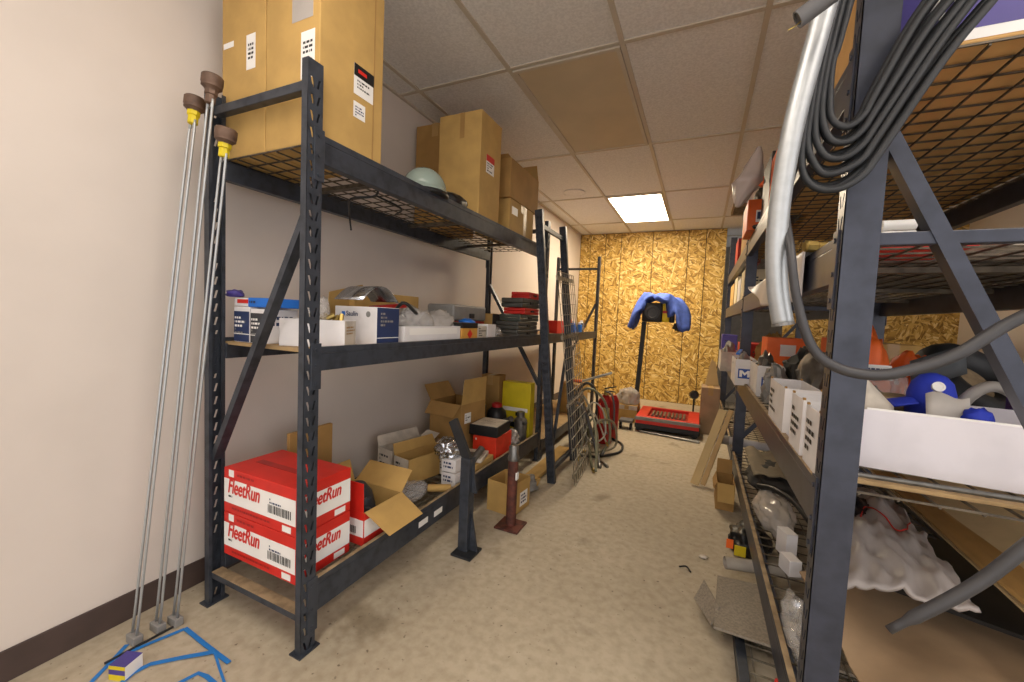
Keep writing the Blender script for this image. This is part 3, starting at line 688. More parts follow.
# two white ended boxes
def longbox(label, x0, x1, y0, y1, z0, z1, rz=0, m=CARD, sd=1):
    t, hx, hy, h = tray('open_carton', label, 'cardboard box', x0, x1, y0, y1, z0, z1, m, rz, flaps=(('-x', .06, 25, m), ('+y', .06, 60, WHITED)))
    patch('printed_panel', (-hx+.001, -hy, .001), X_, Z_, 2*hx-.002, h-.002, WHITED, t); strip((-hx+.02, -hy-.0004, h*.7), X_, Z_, hx*1.2, 3, .012, INK, t, sd)
longbox('white ended open carton, nearer the wall of two', .17, .30, 1.80, 2.12, ZL, .36, -12, WHITED, 1)
longbox('white ended open carton with orange brown side, right of its twin', .325, .455, 1.76, 2.08, ZL, .35, -12, CARD, 2)
b = B(); b.blob((.52, 1.66, ZL), (.13, .20, .07), 55, .25); solo('plastic_bag', b, PLAS, 'clear flat bag on the low shelf mesh before the white ended boxes', 'plastic bag', smooth=True)
b = B(); b.cyl((.56, 1.74, ZL+.022), (.665, 1.80, ZL+.022), .02, 12); solo('cardboard_tube', b, CARD, 'short brown cardboard tube in front of the white boxes', 'tube', smooth='angle')
for z0, lab in ((ZL, 'lower small white box behind the black bracket'), (.285, 'upper small white box behind the black bracket')):
    t, hx, hy, h = carton('carton', lab, 'box', .56, .652, 1.86, 2.02, z0, z0+.072, WHITE, tape=False); strip((-hx+.015, -hy, .045), X_, Z_, .06, 2, .011, NAVY, t, 3)
b = B(); b.blob((.57, 1.92, .359), (.15, .17, .10), 58, .35); solo('foil_bag', b, SILV, 'shiny silver bag on top of the small white boxes', 'bag', smooth=True)
# large open carton
t, hx, hy, h = tray('open_carton', 'large open brown carton at the back of the low shelf', 'cardboard box', .17, .44, 2.28, 2.56, ZL, .56, CARD2, rz=-6, flaps=(('+x', .17, 4, CARD), ('-x', .12, 35, CARD2), ('-y', .10, 140, CARD2)))
patch('shipping_label', (hx, -.10, .22), Y_, Z_, .07, .07, LABEL, t); strip((hx+.0004, -.09, .27), Y_, Z_, .05, 3, .008, INK, t, 4)
b = B(); b.blob((.31, 2.18, ZL), (.12, .15, .13), 61, .3); solo('cloth_bag', b, CARD3, 'tan crumpled paper bag in front of the large open carton', 'bag', smooth=True)
# flat packs
t, hx, hy, h = carton('carton', 'flat white and brown carton below the red box', 'box', .47, .655, 2.08, 2.31, ZL, .262, CARD, tape=False); patch('printed_panel', (-hx+.02, -hy+.03, h), X_, Y_, 2*hx-.05, .13, BLACK, t)
t, hx, hy, h = carton('carton', 'thin grey printed pack leaning on the low beam', 'box', .50, .65, 2.10, 2.28, .264, .288, WHITED, rz=14, tape=False); patch('printed_panel', (-hx+.01, -hy+.02, h), X_, Y_, 2*hx-.03, .1, DGREY, t)
b = B(); b.cyl((.615, 2.06, ZL+.05), (.64, 2.18, ZL+.13), .022, 12); solo('metal_cylinder', b, STEEL, 'short bright metal cylinder behind the rusty stand', 'part', smooth='angle')
t, hx, hy, h = carton('carton', 'bright red orange box with a black top box on it', 'box', .48, .655, 2.34, 2.58, ZL, .36, mat('red_orange', '#dc3a22', .45), tape=False); strip((-hx+.02, -hy, .12), X_, Z_, .10, 1, .012, LABEL, t, 4)
t, hx, hy, h = carton('carton', 'black box with a white printed lid on the red orange box', 'box', .45, .655, 2.33, 2.56, .362, .43, BLACK, tape=False, rz=4); patch('printed_panel', (-hx+.01, -hy+.01, h), X_, Y_, 2*hx-.02, 2*hy-.02, WHITED, t); strip((-hx+.05, .02, h), X_, Y_, .09, 2, .01, GREY, t, 3)
b = B(); b.blob((.60, 2.70, ZL), (.12, .17, .12), 63, .3); solo('plastic_bag', b, PLASM, 'milky bag at the far side of the red orange box', 'plastic bag', smooth=True)
t, hx, hy, h = carton('carton', 'small brown pack leaning by the low beam, before the thin grey pack', 'box', .56, .652, 2.035, 2.07, ZL, .30, CARD, tape=False)
t, hx, hy, h = carton('carton', 'grey white pack between the silver bag and the flat carton', 'box', .42, .55, 1.98, 2.06, ZL, .315, WHITED, rz=10, tape=False); strip((-hx+.02, -hy, .07), X_, Z_, .08, 3, .009, INK, t, 7)
# motors and yellow box
t = T('machine_part', 'black motor with red cap on the low shelf behind the boxes', 'motor', (.45, 2.74, ZL))
b = B(); b.box(-.08, .08, -.09, .09, 0, .13, .01); b.lathe((0, 0, .13), [(.075, 0), (.08, .03), (.07, .10), (.04, .13)], 20); P('motor_body', b, BLACK, t, True, 'angle')
b = B(); b.lathe((0, 0, .262), [(.04, 0), (.04, .025), (.02, .035)], 16); P('cap', b, REDD, t, True, 'angle', label='dull red cap')
b = B(); b.cyl((.07, -.02, .16), (.15, -.05, .20), .022, 12); P('spout', b, STEEL, t, True, 'angle')
b = B(); b.lathe((.29, 2.70, ZL), [(.07, 0), (.08, .05), (.08, .26), (.05, .30), (.03, .36)], 20); solo('machine_part', b, BLACK, 'tall black round part next to the large open carton', 'part', smooth='angle')
b = B(); b.lathe((.60, 2.86, ZL), [(.05, 0), (.05, .16), (.03, .18), (.03, .22)], 18); b.cyl((.60, 2.86, .32), (.66, 2.82, .36), .015, 10); solo('machine_part', b, STEEL, 'grey metal filter part in front of the yellow box', 'part', smooth='angle')
t, hx, hy, h = carton('carton', 'upright yellow box with a black pattern at the end of the low shelf', 'box', .40, .645, 2.93, 3.02, ZL, .64, YEL, tape=False)
b = B(); rng = random.Random(9)
for k in range(6): x, z = -.06+.02*k, .07+.035*rng.random()*k; b.box(x, x+.02, -hy-.0012, -hy, z, z+.05*rng.uniform(.5, 1.2))
P('printed_pattern', b, BLACK, t, True); patch('printed_panel', (-hx+.01, -hy, .20), X_, Z_, 2*hx-.03, .03, LABEL, t)
t, hx, hy, h = carton('carton', 'dark brown carton behind the yellow box', 'cardboard box', .22, .38, 2.90, 3.02, ZL, .68, CARD2)

# second bay, floor shelf
t, hx, hy, h = carton('carton', 'brown carton on the low board of the far left bay', 'cardboard box', .46, .66, 4.25, 4.70, .14, .46, CARD)
t = T('tube_tool', 'pale tube with an orange end lying across the brown carton', 'tube', (.70, 4.40, .46)); b = B(); b.cyl((.66, 4.40, .479), (.98, 4.44, .60), .014, 12); P('tube_body', b, GALV, t, smooth='angle')
b = B(); b.cyl((.50, 4.38, .475), (.66, 4.40, .479), .017, 12); P('grip', b, ORANGE, t, smooth='angle', label='orange grip')

# ================================================================== FLOOR, LEFT SIDE
def gauge_rod(label, head, foot, dx, m_neck, bend):
    """capped gauge: knurled cap, neck and a pair of long rods ending in a foot block"""
    t = T('gauge_rod', label, 'gauge rod', (foot[0], foot[1], 0), 0, 'capped rods leaning on the left wall')
    hd = Vector(head); ft = Vector((foot[0], foot[1], .028)); ax = (hd-ft).normalized()
    b = B(); b.lathe(hd-ax*.025, [(.020, -.004), (.022, .0), (.030, .006), (.030, .014), (.0315, .016), (.0315, .040), (.028, .044), (.022, .045), (.022, .041), (.004, .041)], 24, ax); P('cap', b, BROWNM, t, smooth='angle')
    b = B(); b.lathe(hd-ax*.085, [(.012, .012), (.0155, .014), (.0155, .040), (.0195, .042), (.0195, .058)], 8, ax); P('neck', b, m_neck, t, smooth='angle')
    for s in (-1, 1):
        p0 = ft+Vector((dx*s, 0, 0)); p1 = hd-ax*.083+Vector((.008*s, 0, 0)); md_ = p0.lerp(p1, .96)+Vector((dx*s*.5, 0, 0))
        b = B(); b.tube([p0, p0.lerp(p1, .4), md_, p1], .0042, 8, 8); P('rod', b, GALV, t, smooth=True)
    b = B(); b.box(foot[0]-.026, foot[0]+.026, foot[1]-.014, foot[1]+.014, .001, .03, .003); P('foot_block', b, GREY, t)
gauge_rod('leftmost capped rod pair with a yellow neck, beside the rack post', (.185, .838, 1.845), (.150, .672), .014, YEL, 0)
gauge_rod('middle capped rod pair, the highest brown cap', (.292, .835, 1.895), (.155, .735), .013, BROWNM, 0)
gauge_rod('rightmost capped rod pair with a yellow neck, the lowest cap', (.372, .832, 1.71), (.175, .778), .012, YEL, 0)
b = B(); b.tube([(.178, .585, .006), (.186, .70, .006), (.19, .775, .006)], .004, 6); solo('thin_rod', b, BLACK, 'thin dark rod lying on the floor by the baseboard', 'rod', smooth=True)
def tape(pts, w_, label):
    b = B(); P_ = [Vector((x, y, z)) for x, y, z in pts]; n = len(P_)
    L_, R_ = [], []
    for i in range(n):
        d = (P_[min(i+1, n-1)]-P_[max(i-1, 0)]).normalized(); s = Vector((-d.y, d.x, 0)).normalized()*w_/2
        L_.append(P_[i]+s); R_.append(P_[i]-s)
    def f(u, v): i = round(u*(n-1)); return L_[i].lerp(R_[i], v)
    b.sheet(f, n-1, 1, .0012); return solo('tape_strip', b, TAPEB, label, 'tape')
z = .0016
tape([(.225, .535, z), (.185, .595, z), (.142, .655, z)], .013, 'short blue tape strip on the floor, nearest the baseboard')
tape([(.176, .60, z*2), (.20, .685, z*2), (.231, .777, z*2)], .013, 'blue tape strip on the floor running past the rod feet')
tape([(.231, .780, z*3), (.36, .772, z*3), (.512, .765, z*3)], .014, 'blue tape strip on the floor pointing to the front post')
tape([(.312, .56, z*2), (.292, .61, z*2), (.301, .65, z*2), (.36, .71, z*2), (.43, .768, z*4)], .016, 'bent blue tape strip on the floor beside the small box')
tape([(.432, .766, z*5), (.50, .742, z*2), (.585, .712, z*2)], .007, 'thin blue tape strip on the floor, edge on')
tape([(.45, .64, z*2), (.466, .70, z*2), (.50, .705, z*2), (.56, .702, z*2)], .013, 'blue tape loop on the floor at the bottom of the photo')
t, hx, hy, h = carton('small_box', 'tiny yellow and purple box on the floor by the blue tape', 'box', .243, .297, .575, .630, 0, .045, LABEL, rz=20, tape=False, bev=.001)
patch('printed_panel', (-hx, -hy, .0), X_, Z_, 2*hx, .018, YEL, t); patch('printed_panel', (-hx, -hy, .018), X_, Z_, 2*hx, .016, PURP, t); patch('printed_panel', (-hx, -hy, .034), X_, Z_, 2*hx, .011, YEL, t); patch('printed_panel', (-hx, -hy, h), X_, Y_, 2*hx, 2*hy, PURP, t)

# black welded bracket
t = T('steel_bracket', 'black welded steel bracket standing on the floor before the low shelf', 'bracket', (.845, 1.66, 0))
b = B(); b.box(.80, .91, 1.605, 1.72, .001, .012, .002); P('base_plate', b, BLACKR, t)
b = B(); b.box(.815, .865, 1.645, 1.660, .013, .47, .002); b.box(.815, .822, 1.660, 1.70, .013, .47); b.box(.858, .865, 1.660, 1.70, .013, .47); P('upright', b, RACK, t)
b = B(); b.prism([(.866, .013), (.908, .013), (.866, .22)], 'y', 1.672, 1.682); P('gusset', b, RACK, t)
b = B(); b.prism([(.866, .30), (.893, .30), (.866, .45)], 'y', 1.672, 1.682); P('gusset', b, RACK, t)
b = B(); b.bar((.842, 1.665, .46), (.73, 1.70, .63), .045, .022, (0, 1, 0)); P('arm', b, BLACKR, t)
# rusty post stand
t = T('post_stand', 'rusty red pipe stand on a square plate before the low shelf', 'stand', (.935, 2.0, 0))
b = B(); b.box(.865, 1.005, 1.93, 2.07, .001, .012, .003); P('base_plate', b, RUST, t)
b = B(); b.lathe((.935, 2.0, .013), [(.028, 0), (.028, .36)], 20); P('pipe', b, RUST, t, smooth='angle')
b = B(); b.lathe((.935, 2.0, .374), [(.031, 0), (.033, .015), (.027, .03), (.027, .075), (.02, .085)], 20); P('collar', b, STEEL, t, smooth='angle')
b = B(); b.box(.952, .966, 1.985, 2.012, .27, .31); P('label_tag', b, LABEL, t)
t, hx, hy, h = tray('open_carton', 'small open carton on the floor beside the rusty stand', 'cardboard box', .735, .915, 2.10, 2.30, 0.001, .185, CARD, rz=-6, flaps=(('+y', .05, 150),))
patch('printed_panel', (hx, -.02, .03), Y_, Z_, .09, .085, LABEL, t); strip((hx+.0004, -.01, .09), Y_, Z_, .065, 3, .011, NAVY, t, 3)
b = B(); b.blob((.81, 2.48, 0.001), (.17, .2, .10), 71, .35); solo('rag', b, GREY, 'grey crumpled rag on the floor between stand and leaning frame', 'rag', smooth=True)
b = B(); b.blob((.82, 2.36, 0.001), (.09, .09, .11), 72, .35, sub=3); solo('crumpled_paper', b, CARD3, 'small brown crumpled lump behind the small floor carton', 'paper', smooth=True)
b = B(); b.bar((.80, 2.60, .03), (.80, 3.40, .03), .10, .02); b2 = solo('wooden_plank', b, CARD, 'dusty wooden plank on the floor under the leaning frame', 'plank')
b = B(); b.sheet(lambda u, v: (.76+.13*u, 2.48+.10*v, .012+.05*u*v), 3, 3, .004); 
solo('cardboard_scrap', b, CARD, 'orange brown cardboard scrap on the floor by the leaning frame', 'cardboard')

# tangle of hoses behind the deck
HZ = [
 ('grey green hose arching highest over the tangle', [(.90, 3.45, .05), (.86, 3.45, .40), (.95, 3.50, .56), (1.10, 3.55, .45), (1.16, 3.56, .15), (1.12, 3.5, .02)], .011, mat('hose_sage', '#7d7b62', .55)),
 ('tan hose looping in front of the fire extinguisher', [(1.0, 3.40, .10), (1.08, 3.42, .30), (1.18, 3.60, .26), (1.20, 3.62, .06), (1.08, 3.48, .02), (.98, 3.40, .03)], .010, mat('hose_tan', '#8a8068', .55)),
 ('black hose curling along the floor by the extinguisher', [(.98, 3.30, .02), (1.10, 3.38, .013), (1.24, 3.60, .013), (1.22, 3.85, .013), (1.10, 3.98, .013)], .010, BLACKR),
 ('pale hose rising beside the leaning wire deck', [(1.15, 3.12, .012), (1.10, 3.30, .24), (.98, 3.30, .52), (.92, 3.40, .40), (.95, 3.45, .10)], .009, mat('hose_pale', '#9a947f', .5)),
 ('dark grey hose drooping through the middle of the tangle', [(.90, 3.30, .48), (.98, 3.32, .40), (1.06, 3.36, .16), (1.12, 3.30, .05), (1.16, 3.18, .012)], .012, GREYH),
 ('olive hose hanging lowest of the tangle', [(.88, 3.55, .50), (.94, 3.52, .36), (1.0, 3.46, .12), (1.08, 3.22, .03), (1.14, 3.06, .014)], .010, mat('hose_olive', '#6d6a4c', .55)),
 ('brown hose crossing from the rack post to the floor', [(.82, 3.30, .62), (.93, 3.36, .50), (1.02, 3.44, .22), (1.10, 3.34, .04), (1.20, 3.22, .013)], .011, mat('hose_brown', '#6a5a48', .55)),
 ('thin white hose wound twice over the others', [(.92, 3.40, .20), (1.0, 3.46, .44), (1.10, 3.50, .38), (1.13, 3.48, .18), (1.04, 3.40, .12), (.96, 3.38, .26), (1.03, 3.45, .36), (1.14, 3.52, .10)], .007, mat('hose_white', '#b9b4a4', .5)),
 ('charcoal hose at the very back of the tangle', [(.78, 3.60, .10), (.80, 3.64, .42), (.90, 3.66, .58), (1.0, 3.68, .46), (.98, 3.70, .05)], .013, mat('hose_charcoal', '#3a3a38', .55)),
 ('light sage hose near the foot of the leaning deck', [(1.17, 3.02, .013), (1.13, 3.16, .18), (1.06, 3.33, .34), (.99, 3.36, .22), (.98, 3.24, .03)], .009, mat('hose_light_sage', '#96957a', .55))]
for lab, pts, r_, m in HZ:
    t = T('air_hose', lab, 'hose', pts[0], 0, 'hoses tangled behind the leaning deck')
    b = B(); b.tube(pts, r_, 9, 8); P('hose_body', b, m, t, smooth=True)
    a, c = Vector(pts[-1]), Vector(pts[-2]); d = (a-c).normalized(); b = B(); b.lathe(a-d*.01, [(r_*1.25, 0), (r_*1.4, .01), (r_*1.4, .035), (r_*.8, .05)], 10, d); P('coupling', b, BRASS if r_ < .011 else STEEL, t, smooth='angle')
t = T('grease_gun', 'red handled tool hanging among the hoses', 'tool', (1.06, 3.62, .2)); b = B(); b.cyl((1.03, 3.62, .42), (1.08, 3.60, .27), .017, 12); P('barrel', b, RED, t, smooth='angle'); b = B(); b.cyl((1.08, 3.60, .27), (1.13, 3.58, .16), .007, 8); P('nozzle', b, STEEL, t, smooth='angle')
b = B(); b.lathe((.86, 3.72, .001), [(.07, 0), (.09, .04), (.08, .20), (.05, .26)], 18); b.box(.80, .92, 3.68, 3.76, .26, .34, .01); solo('machine_part', b, CHAR, 'dark compressor part under the hose tangle', 'part', smooth='angle')

def extinguisher(label, x, y, r, hh, tagm):
    t = T('fire_extinguisher', label, 'fire extinguisher', (x, y, 0), 0)
    b = B(); b.lathe((0, 0, .001), [(r*.96, 0), (r, .012), (r, hh*.78), (r*.9, hh*.86), (r*.6, hh*.93), (r*.35, hh*.97)], 26); P('cylinder', b, REDD, t, True, 'angle')
    b = B(); b.cyl((0, 0, hh*.97), (0, 0, hh*1.04), r*.3, 12); b.box(-.02, .02, -.018, .018, hh*1.03, hh*1.09, .003); P('valve', b, BRASS, t, True, 'angle')
    b = B(); b.bar((-.015, 0, hh*1.10), (r*1.3, 0, hh*1.16), .016, .010); b.bar((-.015, 0, hh*1.06), (r*1.2, 0, hh*1.05), .016, .010); P('lever', b, BLACK, t, True)
    b = B(); b.tube([(0, -.02, hh*1.05), (r*.9, -.05, hh*1.0), (r*1.25, -.03, hh*.7), (r*1.2, -.02, hh*.30)], .009, 8); P('hose', b, GREYH, t, True, True)
    b = B()
    seg = 10; z0, z1 = hh*.42, hh*.74; a0, a1 = R(-125), R(-45); rr_ = r+.0012
    v = [[b.bm.verts.new((rr_*math.cos(a0+(a1-a0)*i/seg), rr_*math.sin(a0+(a1-a0)*i/seg), zz)) for zz in (z0, z1)] for i in range(seg+1)]
    for i in range(seg): b.bm.faces.new((v[i][0], v[i+1][0], v[i+1][1], v[i][1]))
    P('instruction_label', b, tagm, t, True)
extinguisher('red fire extinguisher with a yellowish label on the floor near the hoses', 1.045, 3.86, .072, .47, mat('aged_label', '#c8bc7a', .5))
b = B(); b.lathe((1.085, 4.05, .001), [(.05, 0), (.055, .02), (.055, .36), (.05, .38), (.025, .43)], 22); solo('gas_cylinder', b, REDD, 'second red cylinder standing just behind the fire extinguisher', 'cylinder', smooth='angle')

# ================================================================== FAR END
# red rolling jack
t = T('floor_jack', 'long red and black floor jack in front of the strand board wall', 'floor jack', (1.55, 4.78, 0))
b = B(); b.box(1.25, 1.87, 4.47, 4.52, .085, .165, .006); b.box(1.25, 1.87, 5.02, 5.07, .085, .165, .006); b.box(1.25, 1.36, 4.52, 5.02, .10, .165, .006); b.box(1.76, 1.87, 4.52, 5.02, .10, .165, .006); P('side_frame', b, RED, t)
b = B(); b.box(1.36, 1.76, 4.53, 5.01, .09, .135, .006); P('tray_floor', b, REDD, t)
b = B(); b.box(1.24, 1.88, 4.455, 4.469, .125, .16, .003); P('bumper_strip', b, GREY, t)
b = B(); b.box(1.24, 1.88, 4.48, 5.06, .03, .084, .008); P('undercarriage', b, BLACKR, t)
b = B()
for k in range(9): b.cyl((1.40+.04*k, 4.66, .145), (1.40+.04*k, 4.90, .145), .014, 10)
P('roller_bar', b, STEEL, t, smooth='angle')
for x in (1.29, 1.83):
    for y in (4.50, 5.04):
        b = B(); b.cyl((x, y-.018, .036), (x, y+.018, .036), .035, 18); P('caster', b, BLACK, t, smooth='angle')
for k in (0, 1):
    b = B(); b.cyl((1.30+.05*k, 4.44-.01, .012+.0*k), (1.88, 4.36-.03*k, .012), .009, 8); solo('steel_rod', b, STEEL, ('steel rod on the floor along the front of the floor jack', 'second steel rod on the floor, nearer the aisle than the first')[k], 'rod', smooth='angle')
# post with head and cloth
t = T('hoist_stand', 'tall black post with a motor head, in front of the strand board wall', 'stand', (1.165, 5.2, 0))
b = B(); b.box(1.07, 1.30, 5.10, 5.34, .001, .016, .003); P('base_plate', b, BLACKR, t)
b = B(); b.bar((1.140, 5.2, .017), (1.190, 5.2, 1.17), .05, .05, (1, 0, 0)); P('mast', b, BLACKR, t)
b = B(); b.box(1.168, 1.395, 5.11, 5.29, 1.17, 1.40, .02); P('motor_head', b, BLACK, t, smooth='angle')
b = B(); b.lathe((1.285, 5.109, 1.285), [(.085, 0), (.085, .006), (.06, .010), (.055, .004)], 22, (0, -1, 0)); P('cover_disc', b, CHAR, t, smooth='angle')
b = B(); b.box(1.397, 1.475, 5.12, 5.28, 1.175, 1.395, .012); P('yellow_body', b, YEL, t, smooth='angle', label='yellow housing')
b = B(); b.box(1.40, 1.45, 5.112, 5.12, 1.28, 1.31); P('switch', b, REDD, t)
b = B(); b.box(1.477, 1.53, 5.13, 5.27, 1.17, 1.37, .015); P('end_cap', b, BLACK, t, smooth='angle')
def drape(u, v):
    x = 1.01+.70*u; y = 5.06+.31*v
    prof = [(0, 1.12), (.05, 1.29), (.12, 1.42), (.22, 1.505), (.45, 1.51), (.68, 1.50), (.85, 1.43), (.96, 1.33), (1, 1.25)]
    for (a, za), (c, zc) in zip(prof, prof[1:]):
        if a <= u <= c: zt = za+(zc-za)*(u-a)/(c-a); break
    vv = abs(v-.5)*2; dv = max(0, vv-.45)/.55
    hang_ = .055+.02*math.sin(u*11) if .22 < u < .665 else (.16 if u < .22 else .25+.06*math.sin(u*23))
    zt -= dv*min(hang_, max(.02, zt-1.10)); zt += .016*math.sin(u*19+v*7)+.02*noise.noise(Vector((u*7, v*6, 3)))
    return (x+.012*noise.noise(Vector((u*5, v*9, 1))), y+(.03*math.sin(u*16))*dv*(1 if v > .5 else -1), zt)
b = B(); b.sheet(drape, 46, 26, .05); solo('cloth', b, CLOTH, 'blue cloth draped over the motor head of the black post', 'cloth', smooth=True)
b = B(); b.blob((1.595, 5.20, 1.13), (.16, .10, .11), 81, .35, flat=False); solo('rag', b, CLOTHD, 'dark frayed rag hanging under the right end of the blue cloth', 'rag', smooth=True)
# bag and casters by the post
b = B(); b.blob((1.10, 4.92, .20), (.26, .22, .19), 83, .25); solo('plastic_bag', b, PLASM, 'white plastic bag with blue marks on the carton beside the black post', 'plastic bag', smooth=True)
t, hx, hy, h = carton('carton', 'low carton with a white top under the plastic bag', 'cardboard box', .98, 1.22, 4.80, 5.05, .001, .196, CARD); patch('printed_panel', (-hx, -hy, h-.05), X_, Z_, 2*hx, .05, WHITED, t)
t = T('dolly', 'small black wheeled dolly left of the floor jack', 'dolly', (1.15, 4.52, 0)); b = B(); b.box(1.08, 1.22, 4.45, 4.60, .075, .10, .004); P('platform', b, GREYH, t)
for x in (1.095, 1.205): b = B(); b.cyl((x-.012, 4.48, .037), (x+.012, 4.48, .037), .036, 18); b.cyl((x-.013, 4.48, .037), (x+.013, 4.48, .037), .016, 12); P('caster', b, BLACK, t, smooth='angle')
b = B(); b.lathe((1.80, 5.45, .30), [(.05, -.02), (.055, 0), (.04, .03)], 18, (0, -1, 0)); 
b.box(1.79, 1.81, 5.45, 5.47, .001, .30); solo('wheel_on_peg', b, BLACK, 'small black round knob on a peg before the strand board wall', 'knob', smooth='angle')
# planks, carton, plywood at right far
for k, (xx, lab) in enumerate(((1.850, 'left of two planks leaning on the right rack'), (1.905, 'right of two planks leaning on the right rack, with a dark edge'))):
    b = B(); b.bar((xx, 3.17+.02*k, .012), (xx+.165, 3.46+.02*k, .52), .02, .055 if k == 0 else .032, (1, -.2, 0)); solo('wooden_plank', b, WOODP if k == 0 else WOOD, lab, 'plank')
t, hx, hy, h = carton('carton', 'brown carton on the floor at the far right by the strand board wall', 'cardboard box', 1.87, 2.05, 4.75, 5.05, .001, .50, CARD3, bev=.004)
b = B(); b.prism([(1.90, .505), (2.04, .505), (1.99, .76), (1.95, .79)], 'y', 4.95, 4.965); solo('plywood_offcut', b, WOODP, 'pale tapered plywood offcut standing on the far right carton', 'plywood')

# ================================================================== RIGHT RACK: TOP AND UPPER SHELF
t, hx, hy, h = carton('carton', 'large carton with a blue and orange printed side on the right top shelf', 'cardboard box', 2.16, 2.86, 1.19, 2.10, 1.765, 2.16, mat('cardboard_lightened', '#d6a868', .85, nz=9, amt=.08))  # lighter copy of the cardboard, making up for missing light from below
patch('printed_panel', (-hx+.002, -hy, .008), X_, Z_, 2*hx-.004, .22, LABEL, t); patch('printed_panel', (-hx+.01, -hy, .03), X_, Z_, .26, .18, PURP, t, off=.0014); patch('printed_panel', (-hx+.29, -hy, .03), X_, Z_, .06, .07, ORANGE, t, off=.0014)
text('B', (-hx+.05, -hy-.001, .06), X_, Z_, .12, LABEL, t, bold=.003)
t, hx, hy, h = carton('carton', 'large plain carton behind the printed one on the right top shelf', 'cardboard box', 2.16, 2.86, 2.13, 2.62, 1.765, 2.2, mat('cardboard_lightened', '#d6a868', .85, nz=9, amt=.08))
t, hx, hy, h = carton('carton', 'long plain carton at the middle post of the right top shelf', 'cardboard box', 2.30, 2.86, 2.66, 3.38, 1.765, 2.0, mat('cardboard_lightened', '#d6a868', .85, nz=9, amt=.08))
# aisle edge of the top shelf
t, hx, hy, h = carton('carton', 'bright orange box with a small white label on the right top shelf edge', 'box', 2.045, 2.20, 3.02, 3.34, 1.777, 1.97, ORANGE, tape=False)
patch('shipping_label', (-.03, -hy, .05), X_, Z_, .035, .075, LABEL, t); patch('printed_panel', (-.023, -hy, .068), X_, Z_, .018, .045, NAVY, t, off=.0014)
b = B(); b.blob((2.12, 2.98, 1.777), (.10, .07, .03), 90, .2, sub=3); 
solo('rag', b, CLOTHD, 'dark scrap in front of the orange box on the top shelf', 'rag', smooth=True)
b = B(); b.blob((2.15, 3.10, 1.972), (.13, .14, .10), 91, .25); solo('machine_part', b, DGREY, 'dark grey part lying on the bright orange box', 'part', smooth=True)
t = T('plastic_bag', 'clear pointed plastic bag hanging off the right top shelf', 'plastic bag', (2.08, 2.75, 1.777))
def hang(u, v):
    a = 2*math.pi*u; k = max(.02, min(v/.40, (1-v)/.60))**.8
    cx = 2.055-.085*(1-v)**1.3; cz = 1.85+.33*v
    r_ = (.008+.068*k)*(1+.25*noise.noise(Vector((math.cos(a)*2, math.sin(a)*2, v*6))))
    return (cx+r_*math.cos(a), 2.72+r_*math.sin(a), cz)
b = B(); b.sheet(hang, 28, 22, .001); P('bag_film', b, mat('bag_film_white', '#e2d9d6', .2, nz=6, amt=.05, trans=.3), t, smooth=True)
b = B(); b.box(2.05, 2.09, 2.70, 2.75, 1.96, 2.01, .004); P('bag_tag', b, ORANGE, t)
t, hx, hy, h = carton('carton', 'dark upright box behind the clear pointed bag on the top shelf', 'box', 2.115, 2.28, 2.66, 2.98, 1.777, 2.13, CHAR, tape=False)
t, hx, hy, h = carton('carton', 'orange tipped box at the near end of the right top shelf', 'box', 2.098, 2.152, 1.95, 2.5, 1.777, 2.02, ORANGE, tape=False)
# far bay: boxes seen between the beams
fb = [('dull red box', 2.10, 2.30, 4.55, 4.85, 1.777, 2.02, REDD), ('cream slim box, left of the far upper row', 2.10, 2.30, 3.60, 3.85, 1.374, 1.60, CREAM), ('white slim box in the far upper row', 2.10, 2.30, 3.92, 4.2, 1.374, 1.57, WHITE), ('cream slim box, right of the far upper row', 2.10, 2.30, 4.28, 4.6, 1.374, 1.62, CREAM), ('brown carton in the far upper row', 2.10, 2.34, 4.7, 5.2, 1.374, 1.60, CARD), ('orange brown carton on the far top shelf', 2.11, 2.4, 3.56, 4.3, 1.777, 2.0, CARD2), ('purple blue upright box at the far middle shelf', 2.06, 2.22, 5.45, 5.65, .802, 1.06, PURP), ('red flat box on the far middle shelf', 2.12, 2.5, 3.62, 4.0, .802, 1.03, RED)]
for lab, x0, x1, y0, y1, z0, z1, m in fb:
    t, hx, hy, h = carton('carton', lab + (', in the far right bay' if 'far' not in lab else ''), 'box', x0, x1, y0, y1, z0, z1, m, tape=m in (CARD, CARD2)); strip((-hx*.6, -hy, h*.7), X_, Z_, hx, 2, .012, INK, t, 3)
# upper shelf (just above eye height)
t = T('brass_fitting', 'brass pipe coupling lying on the upper right shelf behind the post', 'fitting', (2.15, 1.42, 1.375)); b = B()
b.lathe((2.070, 1.40, 1.392), [(.012, 0), (.017, .004), (.017, .03), (.013, .034), (.013, .09), (.017, .094), (.017, .13), (.012, .134)], 8, (1, .35, 0)); P('fitting_body', b, BRASS, t, smooth='angle')
b = B(); b.lathe((2.194, 1.444, 1.392), [(.008, 0), (.008, .05)], 12, (1, .35, 0)); P('thread', b, GALV, t, smooth='angle')
for k, zz in enumerate((1.388, 1.414)):
    b = B(); b.cyl((2.20, 1.275, zz), (2.262, 1.275, zz), .0125, 14); solo('paper_roll', b, LABEL, ('lower of two white paper rolls on the upper right shelf', 'upper of two white paper rolls on the upper right shelf')[k], 'paper roll', smooth='angle')
t, hx, hy, h = carton('carton', 'flat red pack lying on the upper right shelf mesh', 'box', 2.19, 2.40, 1.33, 1.55, 1.368, 1.40, RED, tape=False)
t, hx, hy, h = carton('carton', 'flat pale pack right of the red pack on the upper shelf mesh', 'box', 2.44, 2.84, 1.33, 1.56, 1.368, 1.40, WHITED, tape=False)
t, hx, hy, h = carton('flat_case', 'wide dark grey flat case on the upper right shelf', 'case', 2.17, 2.86, 1.60, 2.52, 1.368, 1.44, DGREY, tape=False)
